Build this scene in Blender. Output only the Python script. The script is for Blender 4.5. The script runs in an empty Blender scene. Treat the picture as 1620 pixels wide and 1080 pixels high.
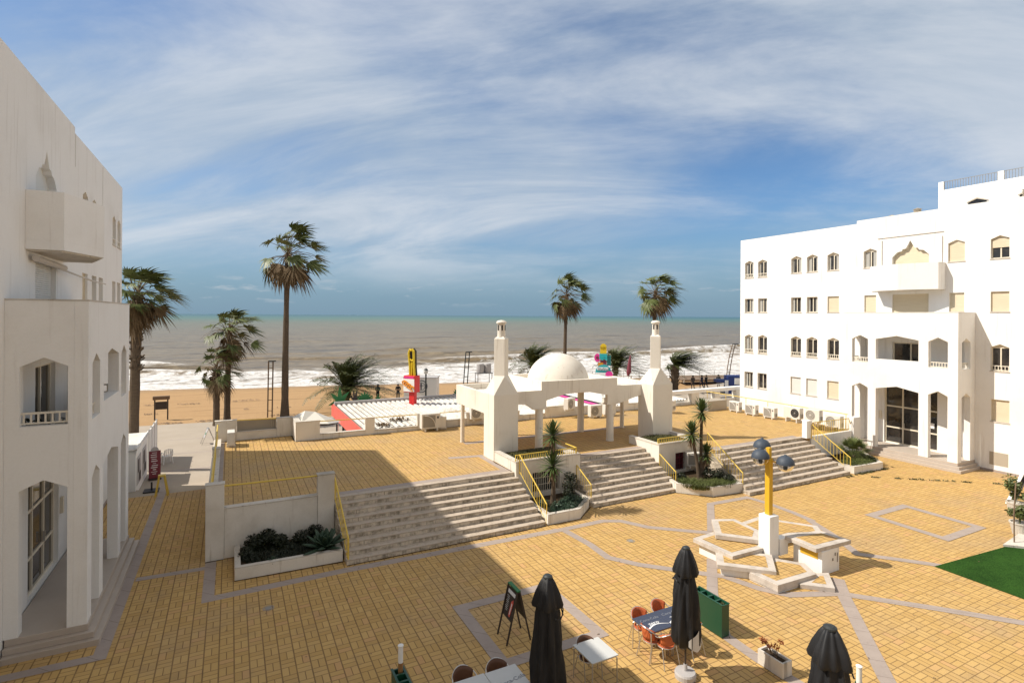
import bpy, bmesh, math, random
from mathutils import Vector, Matrix, Quaternion, noise
from mathutils.geometry import tessellate_polygon

S = bpy.context.scene
C = S.collection
R_ = math.radians
random.seed(7)

# ------------------------------------------------------------------ camera
TH = math.atan(445 / 862); ROLL = R_(0.35); EYE = 8.2
fw = Vector((math.sin(TH), math.cos(TH), 0)); rt = Vector((math.cos(TH), -math.sin(TH), 0)); up = Vector((0, 0, 1))
cr = rt * math.cos(ROLL) + up * math.sin(ROLL); cu = up * math.cos(ROLL) - rt * math.sin(ROLL)
cd = bpy.data.cameras.new('camera'); cam = bpy.data.objects.new('camera', cd); C.objects.link(cam)
cam.matrix_world = Matrix(((cr.x, cu.x, -fw.x, 0), (cr.y, cu.y, -fw.y, 0), (cr.z, cu.z, -fw.z, EYE), (0, 0, 0, 1)))
cd.sensor_width = 36; cd.lens = 862 / 1620 * 36; cd.shift_y = (499.3 - 540) / 1620
cd.clip_start = 0.1; cd.clip_end = 60000
S.camera = cam

# ------------------------------------------------------------------ light
SUNV = Vector((-0.875, 0.40, 1.0)).normalized()          # towards the sun
sl = bpy.data.lights.new('sun', 'SUN'); sl.energy = 4.75; sl.angle = R_(0.53); sl.color = (1.0, 0.93, 0.82)
so = bpy.data.objects.new('sun', sl); C.objects.link(so)
so.rotation_euler = (-SUNV).to_track_quat('-Z', 'Y').to_euler(); so.location = (0, 0, 60)

W = bpy.data.worlds.new('World'); S.world = W; W.use_nodes = True
wt = W.node_tree; wn = wt.nodes; wl = wt.links
wn.clear()
def N(t, typ, **kw):
    n = t.nodes.new(typ)
    for k, v in kw.items():
        if k == 'inp':
            for i, val in v.items(): n.inputs[i].default_value = val
        else: setattr(n, k, v)
    return n
def mth(t, op, a=None, b=None, c=None, clamp=False):
    n = t.nodes.new('ShaderNodeMath'); n.operation = op; n.use_clamp = clamp
    for i, x in enumerate((a, b, c)):
        if x is None: continue
        if isinstance(x, (int, float)): n.inputs[i].default_value = x
        else: t.links.new(x, n.inputs[i])
    return n.outputs[0]
def ramp(t, fac, stops, interp='LINEAR'):
    n = t.nodes.new('ShaderNodeValToRGB'); n.color_ramp.interpolation = interp
    e = n.color_ramp.elements
    while len(e) < len(stops): e.new(0.5)
    for i, (p, c) in enumerate(stops):
        e[i].position = p; e[i].color = tuple(c) + (1,) if len(c) == 3 else c
    t.links.new(fac, n.inputs[0]); return n.outputs[0]
def mixc(t, fac, a, b, typ='MIX'):
    n = t.nodes.new('ShaderNodeMix'); n.data_type = 'RGBA'; n.blend_type = typ
    if isinstance(fac, (int, float)): n.inputs[0].default_value = fac
    else: t.links.new(fac, n.inputs[0])
    for i, x in ((6, a), (7, b)):
        if isinstance(x, (tuple, list)): n.inputs[i].default_value = tuple(x) + (1,) if len(x) == 3 else x
        else: t.links.new(x, n.inputs[i])
    return n.outputs[2]
def noi(t, vec, scale, detail=4, rough=.55, dist=0):
    n = N(t, 'ShaderNodeTexNoise', inp={'Scale': scale, 'Detail': detail, 'Roughness': rough, 'Distortion': dist})
    if vec is not None: t.links.new(vec, n.inputs['Vector'])
    return n.outputs['Fac']
def comb(t, x, y, z):
    n = t.nodes.new('ShaderNodeCombineXYZ')
    for i, v in enumerate((x, y, z)):
        if isinstance(v, (int, float)): n.inputs[i].default_value = v
        else: t.links.new(v, n.inputs[i])
    return n.outputs[0]
def sep(t, v):
    n = t.nodes.new('ShaderNodeSeparateXYZ'); t.links.new(v, n.inputs[0]); return n.outputs
def scalev(t, v, s):
    n = t.nodes.new('ShaderNodeMapping'); n.inputs['Scale'].default_value = s; t.links.new(v, n.inputs[0]); return n.outputs[0]
def smooth(t, x, a, b):
    n = t.nodes.new('ShaderNodeMapRange'); n.interpolation_type = 'SMOOTHSTEP'
    n.inputs[1].default_value = a; n.inputs[2].default_value = b; t.links.new(x, n.inputs[0]); return n.outputs[0]

sky = N(wt, 'ShaderNodeTexSky', sky_type='NISHITA', sun_disc=False, sun_elevation=math.asin(SUNV.z),
        sun_rotation=math.atan2(SUNV.x, SUNV.y), altitude=10, air_density=1.0, dust_density=0.6, ozone_density=2.2)
tc = N(wt, 'ShaderNodeTexCoord')
dx, dy, dz = sep(wt, tc.outputs['Generated'])
# cloud veil: the view direction projected on a high cloud layer, in axes turned with the wind
zc = mth(wt, 'ADD', mth(wt, 'MAXIMUM', dz, 0.0), 0.34)
px_ = mth(wt, 'DIVIDE', dx, zc); py_ = mth(wt, 'DIVIDE', dy, zc)
a_ = R_(-38)
qx = mth(wt, 'ADD', mth(wt, 'MULTIPLY', px_, math.cos(a_)), mth(wt, 'MULTIPLY', py_, math.sin(a_)))
qy = mth(wt, 'SUBTRACT', mth(wt, 'MULTIPLY', py_, math.cos(a_)), mth(wt, 'MULTIPLY', px_, math.sin(a_)))
v1 = comb(wt, mth(wt, 'MULTIPLY', qx, 0.75), qy, 13.85)
n1 = noi(wt, v1, 0.85, 8, 0.50, 0.6)
v2 = comb(wt, mth(wt, 'MULTIPLY', qx, 0.35), qy, 8.8)
n2 = noi(wt, v2, 2.6, 9, 0.62, 0.5)
cl = mth(wt, 'ADD', mth(wt, 'MULTIPLY', n1, 0.68), mth(wt, 'MULTIPLY', n2, 0.32))
veil = smooth(wt, cl, 0.345, 0.585)
# small cumulus low over the sea
az = mth(wt, 'ARCTAN2', dx, dy)
v3 = comb(wt, mth(wt, 'MULTIPLY', az, 9.0), mth(wt, 'MULTIPLY', dz, 42.0), 1.3)
n3 = noi(wt, v3, 1.3, 6, 0.6)
low = mth(wt, 'MULTIPLY', smooth(wt, n3, 0.56, 0.68),
          mth(wt, 'MULTIPLY', smooth(wt, dz, 0.012, 0.03), mth(wt, 'SUBTRACT', 1.0, smooth(wt, dz, 0.045, 0.075))))
bank = mth(wt, 'SUBTRACT', 1.0, smooth(wt, dz, 0.0, 0.22))
# unseen bright cloud overhead and inland, added to lift the fill in shade
thick = mth(wt, 'MAXIMUM', smooth(wt, dz, 0.56, 0.80), smooth(wt, mth(wt, 'MULTIPLY', dy, -1.0), -0.02, 0.35))
skc = mixc(wt, 1.0, sky.outputs[0], (0.066, 0.086, 0.104), 'MULTIPLY')
skc = mixc(wt, mth(wt, 'MULTIPLY', bank, 0.85), skc, (0.165, 0.270, 0.375))
cloudc = mixc(wt, smooth(wt, n2, .35, .7), (0.375, 0.45, 0.53), (0.58, 0.615, 0.66))
skc = mixc(wt, mth(wt, 'MULTIPLY', mth(wt, 'MULTIPLY', veil, 0.86), smooth(wt, dz, 0.02, 0.13)), skc, cloudc)
skc = mixc(wt, mth(wt, 'MULTIPLY', low, 0.5), skc, (0.46, 0.50, 0.54))
skc = mixc(wt, mth(wt, 'MULTIPLY', thick, 0.85), skc, (0.46, 0.450, 0.440))
bg = N(wt, 'ShaderNodeBackground'); wo = N(wt, 'ShaderNodeOutputWorld')
wl.new(skc, bg.inputs[0]); bg.inputs[1].default_value = 1.0
wl.new(bg.outputs[0], wo.inputs[0])

S.view_settings.view_transform = 'Standard'; S.view_settings.look = 'None'
S.view_settings.exposure = 0.25; S.view_settings.gamma = 1; S.view_settings.use_curve_mapping = False

# ------------------------------------------------------------------ materials
def mat(name, base=None, rough=.7, metal=0, spec=.5, fn=None, bump=None):
    m = bpy.data.materials.new(name); m.use_nodes = True
    t = m.node_tree; b = t.nodes['Principled BSDF']
    b.inputs['Roughness'].default_value = rough; b.inputs['Metallic'].default_value = metal
    b.inputs['Specular IOR Level'].default_value = spec
    if base is not None: b.inputs['Base Color'].default_value = tuple(base) + (1,)
    if fn:
        g = N(t, 'ShaderNodeNewGeometry').outputs['Position']
        r = fn(t, g, b)
        if r is not None: t.links.new(r, b.inputs['Base Color'])
    return m
def dobump(t, b, h, strength=.3, dist=.01):
    n = N(t, 'ShaderNodeBump', inp={'Strength': strength, 'Distance': dist}); t.links.new(h, n.inputs['Height']); t.links.new(n.outputs[0], b.inputs['Normal'])

def f_plaster(base, dirt, amt):
    def fn(t, g, b):
        big = noi(t, g, .5, 5, .6)
        st = noi(t, scalev(t, g, (3.2, 3.2, .22)), 1.6, 5, .6)
        fine = noi(t, g, 22, 4, .6)
        c = mixc(t, mth(t, 'MULTIPLY', smooth(t, big, .45, .75), .35 * amt), base, dirt)
        c = mixc(t, mth(t, 'MULTIPLY', smooth(t, st, .56, .74), .55 * amt), c, dirt)
        c = mixc(t, mth(t, 'MULTIPLY', smooth(t, fine, .35, .7), .07), c, dirt)
        dobump(t, b, noi(t, g, 45, 3, .6), .12, .006)
        return c
    return fn
M = {}
M['plaster'] = mat('white_plaster', rough=.85, spec=.2, fn=f_plaster((.83, .815, .785), (.50, .45, .39), .55))
M['plaster_warm'] = mat('weathered_cream_plaster', rough=.87, spec=.2, fn=f_plaster((.80, .745, .655), (.42, .34, .25), .9))
M['wall'] = mat('weathered_white_wall', rough=.88, spec=.2, fn=f_plaster((.75, .705, .63), (.33, .27, .19), 1.1))
M['coping'] = mat('grimy_coping', rough=.9, spec=.2, fn=f_plaster((.62, .57, .50), (.20, .17, .13), 1.4))

def f_paving(t, g, b):
    x, y, z = sep(t, g)
    cs = .322
    u = mth(t, 'DIVIDE', mth(t, 'SUBTRACT', x, .76), cs); v = mth(t, 'DIVIDE', mth(t, 'SUBTRACT', y, .11), cs)
    iu = mth(t, 'FLOOR', u); iv = mth(t, 'FLOOR', v); fu = mth(t, 'FRACT', u); fv = mth(t, 'FRACT', v)
    par = mth(t, 'FLOORED_MODULO', mth(t, 'ADD', iu, iv), 2.0)
    sp = mth(t, 'ADD', mth(t, 'MULTIPLY', fu, mth(t, 'SUBTRACT', 1.0, par)), mth(t, 'MULTIPLY', fv, par))
    dsp = mth(t, 'ABSOLUTE', mth(t, 'SUBTRACT', sp, .5))
    half = mth(t, 'GREATER_THAN', sp, .5)
    eu = mth(t, 'MINIMUM', fu, mth(t, 'SUBTRACT', 1.0, fu)); ev = mth(t, 'MINIMUM', fv, mth(t, 'SUBTRACT', 1.0, fv))
    wv = noi(t, g, 3.0, 2)
    # the joints that run towards the sea are wider and darker
    d = mth(t, 'MINIMUM', mth(t, 'MULTIPLY', eu, .62), mth(t, 'MINIMUM', ev, dsp))
    joint = mth(t, 'SUBTRACT', 1.0, smooth(t, d, .012, .044))
    wn_ = N(t, 'ShaderNodeTexWhiteNoise', noise_dimensions='3D')
    t.links.new(comb(t, iu, iv, mth(t, 'ADD', half, .5)), wn_.inputs['Vector'])
    rnd = wn_.outputs['Value']
    big = noi(t, g, .23, 5, .6); mid = noi(t, g, 1.3, 5, .65)
    c = mixc(t, rnd, (.480, .300, .104), (.565, .368, .138))
    c = mixc(t, mth(t, 'MULTIPLY', smooth(t, rnd, .86, .99), .45), c, (.50, .26, .13))
    c = mixc(t, mth(t, 'MULTIPLY', smooth(t, big, .46, .70), .55), c, (.40, .285, .165))
    c = mixc(t, mth(t, 'MULTIPLY', smooth(t, mid, .52, .74), .42), c, (.30, .205, .115))
    spot = smooth(t, noi(t, g, 5.5, 3, .6), .70, .76)
    c = mixc(t, mth(t, 'MULTIPLY', spot, .30), c, (.20, .13, .07))
    c = mixc(t, mth(t, 'MULTIPLY', joint, mth(t, 'ADD', .52, mth(t, 'MULTIPLY', wv, .45))), c, (.135, .078, .036))
    dobump(t, b, mth(t, 'SUBTRACT', 1.0, joint), .5, .006)
    return c
M['paving'] = mat('yellow_basketweave_brick', rough=.8, spec=.25, fn=f_paving)
def f_stone(t, g, b):
    x, y, z = sep(t, g)
    j = mth(t, 'MINIMUM', mth(t, 'ABSOLUTE', mth(t, 'SUBTRACT', mth(t, 'FRACT', mth(t, 'MULTIPLY', mth(t, 'ADD', x, y), 1.1)), .5)), 1.0)
    c = mixc(t, noi(t, g, 1.6, 5, .6), (.29, .235, .205), (.42, .35, .305))
    c = mixc(t, mth(t, 'MULTIPLY', smooth(t, noi(t, g, 7, 4, .7), .52, .72), .35), c, (.24, .19, .16))
    return mixc(t, mth(t, 'MULTIPLY', mth(t, 'SUBTRACT', 1.0, smooth(t, j, .004, .018)), .6), c, (.12, .09, .07))
M['stone'] = mat('mauve_stone_band', rough=.7, spec=.3, fn=f_stone)
def f_step(t, g, b):
    c = mixc(t, noi(t, g, 2.2, 5, .65), (.40, .330, .262), (.55, .470, .385))
    return mixc(t, mth(t, 'MULTIPLY', smooth(t, noi(t, g, 5, 5, .7), .47, .72), .55), c, (.21, .17, .13))
M['tread'] = mat('worn_step_tread', rough=.85, spec=.25, fn=f_step)
def f_riser(t, g, b):
    c = mixc(t, noi(t, g, 3, 5, .65), (.55, .47, .37), (.72, .635, .51))
    x, y, z = sep(t, g)
    mossy = noi(t, scalev(t, g, (1, 1, 1.6)), 3.1, 8, .74)
    drip = noi(t, scalev(t, g, (9, 9, 1.2)), 1.0, 6, .7)
    mk = smooth(t, mth(t, 'ADD', mth(t, 'MULTIPLY', mossy, .62), mth(t, 'MULTIPLY', drip, .38)), .42, .62)
    j = mth(t, 'ABSOLUTE', mth(t, 'SUBTRACT', mth(t, 'FRACT', mth(t, 'MULTIPLY', x, .85)), .5))
    mk = mth(t, 'MAXIMUM', mk, mth(t, 'MULTIPLY', .8, mth(t, 'SUBTRACT', 1.0, smooth(t, j, .006, .02))))
    return mixc(t, mth(t, 'MULTIPLY', mk, .80), c, (.125, .100, .070))
M['riser'] = mat('mossy_step_riser', rough=.9, spec=.2, fn=f_riser)
def f_conc(t, g, b):
    c = mixc(t, noi(t, g, .6, 6, .65), (.34, .285, .225), (.45, .39, .32))
    return mixc(t, mth(t, 'MULTIPLY', smooth(t, noi(t, g, 4, 5, .7), .56, .72), .4), c, (.30, .24, .19))
M['promenade'] = mat('sandy_concrete', rough=.9, spec=.2, fn=f_conc)
def f_sand(t, g, b):
    c = mixc(t, noi(t, scalev(t, g, (.25, .8, .5)), .8, 6, .65), (.35, .215, .105), (.455, .295, .152))
    c = mixc(t, mth(t, 'MULTIPLY', smooth(t, noi(t, scalev(t, g, (.10, 1.0, 1)), .75, 6, .72), .565, .64), .6), c, (.20, .125, .06))
    c = mixc(t, mth(t, 'MULTIPLY', smooth(t, noi(t, g, 1.8, 5, .7), .6, .74), .4), c, (.30, .18, .085))
    x, y, z = sep(t, g)
    yp = mth(t, 'SUBTRACT', y, mth(t, 'SUBTRACT', 85.0, mth(t, 'MULTIPLY', x, .24)))
    wet = smooth(t, mth(t, 'ADD', yp, mth(t, 'MULTIPLY', noi(t, g, .12, 3), 4.0)), -4.0, 0.5)
    c = mixc(t, mth(t, 'MULTIPLY', wet, .6), c, (.27, .19, .12))
    dobump(t, b, noi(t, g, 2.2, 6, .65), .7, .12)
    return c
M['sand'] = mat('orange_beach_sand', rough=.95, spec=.15, fn=f_sand)
def f_sea(t, g, b):
    x, y, z = sep(t, g)
    yp = mth(t, 'ADD', mth(t, 'SUBTRACT', y, 85.0), mth(t, 'MULTIPLY', x, .24))
    dist = mth(t, 'MULTIPLY', mth(t, 'LOGARITHM', mth(t, 'MAXIMUM', yp, 2.0), 10.0), .25)
    nz = noi(t, scalev(t, g, (.004, .016, 1)), 1.0, 5, .6)
    f = mth(t, 'ADD', dist, mth(t, 'MULTIPLY', mth(t, 'SUBTRACT', nz, .5), .10))
    c = ramp(t, f, [(.30, (.225, .160, .088)), (.58, (.205, .158, .088)), (.68, (.165, .168, .098)), (.78, (.085, .165, .120)), (.92, (.038, .110, .128))])
    sw = noi(t, scalev(t, g, (.022, .16, 1)), 1.0, 6, .62)
    c = mixc(t, mth(t, 'MULTIPLY', mth(t, 'MULTIPLY', smooth(t, sw, .48, .62), .75), mth(t, 'SUBTRACT', 1.0, smooth(t, yp, 600., 2500.))), c, (.085, .066, .046))
    sw2 = noi(t, scalev(t, g, (.10, .55, 1)), 1.0, 5, .65)
    c = mixc(t, mth(t, 'MULTIPLY', mth(t, 'MULTIPLY', smooth(t, sw2, .47, .60), .72), mth(t, 'SUBTRACT', 1.0, smooth(t, yp, 250., 1300.))), c, (.30, .245, .165))
    ext = mth(t, 'MULTIPLY', mth(t, 'MAXIMUM', mth(t, 'SUBTRACT', x, 20.0), 0.0), .52)
    fy = mth(t, 'DIVIDE', yp, mth(t, 'ADD', 31.0, ext))          # 0 at the waterline, 1 at the outer breakers
    sw3 = noi(t, scalev(t, g, (.30, 1.5, 1)), 1.0, 4, .7)
    c = mixc(t, mth(t, 'MULTIPLY', mth(t, 'MULTIPLY', smooth(t, sw3, .47, .60), .72), mth(t, 'SUBTRACT', 1.0, smooth(t, yp, 300., 1200.))), c, (.075, .060, .042))
    fn1 = noi(t, scalev(t, g, (.26, .55, 1)), 1.0, 10, .74, .8)
    fn2 = noi(t, scalev(t, g, (.05, .10, 1)), 1.0, 4, .6)
    thr = mth(t, 'ADD', mth(t, 'MULTIPLY', smooth(t, fy, .50, 1.2), .32), .385)
    thr = mth(t, 'ADD', thr, mth(t, 'MULTIPLY', mth(t, 'SUBTRACT', .5, fn2), .18))
    dlt = mth(t, 'SUBTRACT', fn1, thr)
    foam = mth(t, 'MULTIPLY', smooth(t, dlt, -.03, .12), mth(t, 'SUBTRACT', 1.0, smooth(t, fy, 1.15, 1.5)))
    cap = mth(t, 'MULTIPLY', smooth(t, noi(t, scalev(t, g, (.07, .42, 1)), 1.0, 6, .7), .715, .76), mth(t, 'SUBTRACT', 1.0, smooth(t, yp, 350., 1500.)))
    foam = mth(t, 'MAXIMUM', foam, mth(t, 'MULTIPLY', cap, .7))
    at = N(t, 'ShaderNodeAttribute', attribute_name='crest')
    foam = mth(t, 'MAXIMUM', foam, mth(t, 'MULTIPLY', at.outputs['Fac'], smooth(t, fn1, .36, .5)))
    fc = mixc(t, smooth(t, noi(t, scalev(t, g, (.7, 1.1, 1)), 1.0, 10, .80), .34, .62), (.34, .315, .285), (.80, .79, .78))
    c = mixc(t, foam, c, fc)
    rr = mth(t, 'ADD', .32, mth(t, 'MULTIPLY', foam, .6)); t.links.new(rr, b.inputs['Roughness'])
    dobump(t, b, mth(t, 'ADD', mth(t, 'MULTIPLY', sw, .7), mth(t, 'ADD', mth(t, 'MULTIPLY', sw2, .3), mth(t, 'MULTIPLY', fn1, .25))), .9, .5)
    return c
M['sea'] = mat('silty_sea', rough=.35, spec=.12, fn=f_sea)

def f_pane(t, g, b):
    return mixc(t, smooth(t, noi(t, g, .9, 3), .35, .7), (.012, .012, .013), (.055, .047, .04))
M['pane'] = mat('dark_window_glass', rough=.06, spec=.6, fn=f_pane)
M['frame'] = mat('cream_frame', (.70, .63, .50), .5)
M['sill'] = mat('stone_sill', (.55, .50, .44), .7)
M['shutter'] = mat('pale_yellow_shutter', rough=.6, fn=lambda t, g, b: mixc(t, noi(t, scalev(t, g, (1, 1, 12)), 1.5, 3), (.62, .52, .36), (.74, .65, .48)))
M['curtain'] = mat('net_curtain', rough=.8, fn=lambda t, g, b: mixc(t, noi(t, scalev(t, g, (14, 14, .5)), 1.5, 3), (.30, .29, .26), (.46, .45, .42)))
M['shutter_white'] = mat('white_shutter', (.70, .68, .63), .6)
M['railw'] = mat('cream_baluster', (.72, .66, .55), .6)
M['floor'] = mat('porch_stone', rough=.6, fn=lambda t, g, b: mixc(t, noi(t, g, 1.4, 5, .6), (.40, .33, .27), (.52, .45, .38)))
M['dark'] = mat('dark_void', (.02, .018, .016), .8)
def f_yel(t, g, b):
    c = mixc(t, noi(t, g, 3, 4), (.66, .45, .06), (.74, .54, .10))
    return mixc(t, mth(t, 'MULTIPLY', smooth(t, noi(t, g, 9, 5, .7), .6, .74), .5), c, (.33, .19, .05))
M['yellow'] = mat('worn_yellow_paint', rough=.5, fn=f_yel)
M['ochre'] = mat('ochre_post_paint', (.68, .40, .025), .45)
M['black'] = mat('black_canvas', rough=.62, spec=.45, fn=lambda t, g, b: mixc(t, noi(t, g, 6, 5, .6), (.006, .006, .007), (.017, .017, .019)))
M['grey_metal'] = mat('grey_metal', (.30, .30, .30), .4, .6)
M['alu'] = mat('bare_aluminium', (.62, .60, .57), .35, .85)
M['dkmetal'] = mat('dark_brown_metal', (.055, .042, .034), .5, .3)
M['ac'] = mat('white_enamel_casing', rough=.5, fn=lambda t, g, b: mixc(t, noi(t, scalev(t, g, (2, 2, .7)), 2.2, 5, .65), (.62, .58, .52), (.74, .71, .65)))
M['acgrille'] = mat('grey_fan_grille', (.27, .25, .22), .6)
M['acdark'] = mat('black_fan', (.02, .02, .022), .5)
M['beige'] = mat('beige_grille', (.40, .345, .27), .6)
M['red'] = mat('bright_red_paint', (.62, .02, .018), .45)
M['fascia_red'] = mat('faded_red_fascia', rough=.6, fn=lambda t, g, b: mixc(t, noi(t, g, 1.5, 5), (.62, .075, .05), (.74, .16, .12)))
M['roofw'] = mat('white_corrugated_sheet', rough=.55, fn=lambda t, g, b: mixc(t, smooth(t, noi(t, g, .9, 6, .7), .48, .72), (.72, .69, .63), (.42, .36, .29)))
M['roofpan'] = mat('shaded_roof_pan', rough=.7, fn=lambda t, g, b: mixc(t, noi(t, g, 1.4, 6, .7), (.11, .095, .08), (.22, .19, .16)))  # dark tone paints the shade between the roof ribs into the pans
M['canopyw'] = mat('white_tarpaulin', (.70, .66, .58), .7)
M['green'] = mat('bottle_green_plastic', (.008, .060, .030), .4)
M['shade_blue'] = mat('slate_blue_lamp_hood', rough=.6, fn=lambda t, g, b: mixc(t, noi(t, g, 14, 4), (.034, .046, .068), (.058, .075, .102)))
M['navy'] = mat('navy_table_top', rough=.45, fn=lambda t, g, b: mixc(t, mth(t, 'MULTIPLY', smooth(t, noi(t, g, 16, 4, .7), .66, .70), .5), (.045, .055, .09), (.35, .36, .38)))
M['tabletop'] = mat('pale_grey_table_top', rough=.4, fn=lambda t, g, b: mixc(t, noi(t, g, 4, 4), (.52, .52, .50), (.60, .60, .58)))
def f_weave(cA, cB):
    def fn(t, g, b):
        w = N(t, 'ShaderNodeTexWave', inp={'Scale': 14.0, 'Distortion': .5}); t.links.new(g, w.inputs['Vector'])
        dobump(t, b, w.outputs['Fac'], .5, .005)
        return mixc(t, w.outputs['Fac'], cA, cB)
    return fn
M['orange'] = mat('orange_woven_resin', rough=.5, fn=f_weave((.42, .085, .026), (.58, .15, .05)))
M['brownweave'] = mat('brown_woven_resin', rough=.55, fn=f_weave((.085, .035, .018), (.16, .07, .035)))
M['white'] = mat('white_paint', (.80, .79, .76), .5)
M['ink'] = mat('grey_print', (.20, .21, .24), .6)
M['whiteprint'] = mat('white_print', (.78, .78, .78), .6)
M['turf'] = mat('artificial_turf', rough=.95, spec=.1, fn=lambda t, g, b: mixc(t, smooth(t, mth(t, 'ADD', mth(t, 'MULTIPLY', noi(t, g, 24, 3, .8), .7), mth(t, 'MULTIPLY', noi(t, g, 1.0, 4), .3)), .36, .62), (.008, .030, .004), (.030, .086, .012)))
def f_leaf(a, c2, sc=1.6):
    def fn(t, g, b):
        return mixc(t, noi(t, g, sc, 4, .7), a, c2)
    return fn
def leafmat(name, a, c2, sc=1.6, rough=.5):
    m = mat(name, rough=rough, spec=.35, fn=f_leaf(a, c2, sc))
    return m
M['palm'] = leafmat('palm_fan_green', (.036, .054, .014), (.165, .190, .060), 2.4)
M['palmdead'] = leafmat('dry_palm_frond', (.085, .055, .026), (.20, .135, .070), 2.5, .8)
M['date'] = leafmat('date_palm_green', (.022, .036, .010), (.105, .115, .036), 1.6)
M['yucca'] = leafmat('yucca_leaf_green', (.030, .060, .016), (.115, .150, .045), 6)
M['yuccadry'] = leafmat('yucca_dry_skirt', (.12, .08, .04), (.24, .17, .10), 6, .8)
M['agave'] = leafmat('agave_leaf', (.022, .048, .030), (.050, .085, .048), 3)
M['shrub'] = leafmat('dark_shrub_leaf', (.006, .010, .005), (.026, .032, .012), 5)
M['grassy'] = leafmat('planter_grass', (.045, .070, .015), (.125, .135, .038), 5)
M['weed'] = leafmat('dry_weed', (.10, .09, .03), (.05, .06, .02), 4)
M['redleaf'] = leafmat('withered_red_leaf', (.30, .06, .015), (.45, .16, .05), 18)
M['cutgreen'] = mat('green_painted_cutout', rough=.5, fn=f_leaf((.006, .10, .025), (.02, .20, .05), 3))
M['bark'] = mat('palm_bark', rough=.95, spec=.1, fn=lambda t, g, b: mixc(t, noi(t, scalev(t, g, (2, 2, 7)), 1.6, 5, .7), (.055, .040, .028), (.16, .12, .085)))
M['soil'] = mat('dark_soil', rough=1, spec=.1, fn=lambda t, g, b: mixc(t, noi(t, g, 9, 5, .7), (.030, .020, .012), (.09, .062, .038)))
M['terracotta'] = mat('terracotta', (.42, .16, .07), .7)
M['wood'] = mat('weathered_wood', rough=.85, fn=lambda t, g, b: mixc(t, noi(t, scalev(t, g, (1, 1, 6)), 3, 4), (.12, .075, .045), (.21, .14, .085)))
M['boarddark'] = mat('dark_board', (.035, .025, .022), .6)
M['maroon'] = mat('maroon_panel', (.17, .025, .040), .5)
M['lining'] = mat('pale_canvas_lining', (.58, .56, .53), .8)
M['greyp'] = mat('grey_panel', (.42, .40, .39), .6)
M['blue'] = mat('deep_blue_paint', (.012, .035, .17), .5)
M['lead'] = mat('dark_lamp_iron', (.045, .05, .05), .5, .4)
M['clear'] = mat('frosted_globe', (.60, .60, .58), .25)
M['cigbrown'] = mat('tan_post_sleeve', (.30, .15, .05), .6)
M['signyellow'] = mat('sign_yellow', (.70, .50, .02), .45)
M['signdark'] = mat('sign_dark_edge', (.03, .022, .012), .5)
M['signorange'] = mat('sign_orange', (.72, .26, .01), .45)
M['pink'] = mat('sign_pink', (.70, .045, .30), .4)
M['aqua'] = mat('sign_aqua', (.02, .38, .42), .4)
M['teal'] = mat('sign_teal', (.01, .15, .15), .4)
M['skin'] = mat('skin', (.42, .25, .17), .6)
M['cloth_dark'] = mat('dark_clothes', (.02, .02, .026), .9)
M['cloth_mid'] = mat('muted_clothes', (.10, .085, .075), .9)
M['cloth_blue'] = mat('navy_clothes', (.022, .03, .06), .9)
M['hair'] = mat('dark_hair', (.018, .013, .01), .7)
def f_glass(t, g, b):
    b.inputs['Transmission Weight'].default_value = 1.0; b.inputs['IOR'].default_value = 1.05
M['bowl'] = mat('clear_lamp_bowl', (.9, .9, .9), .08, fn=f_glass)

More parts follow.
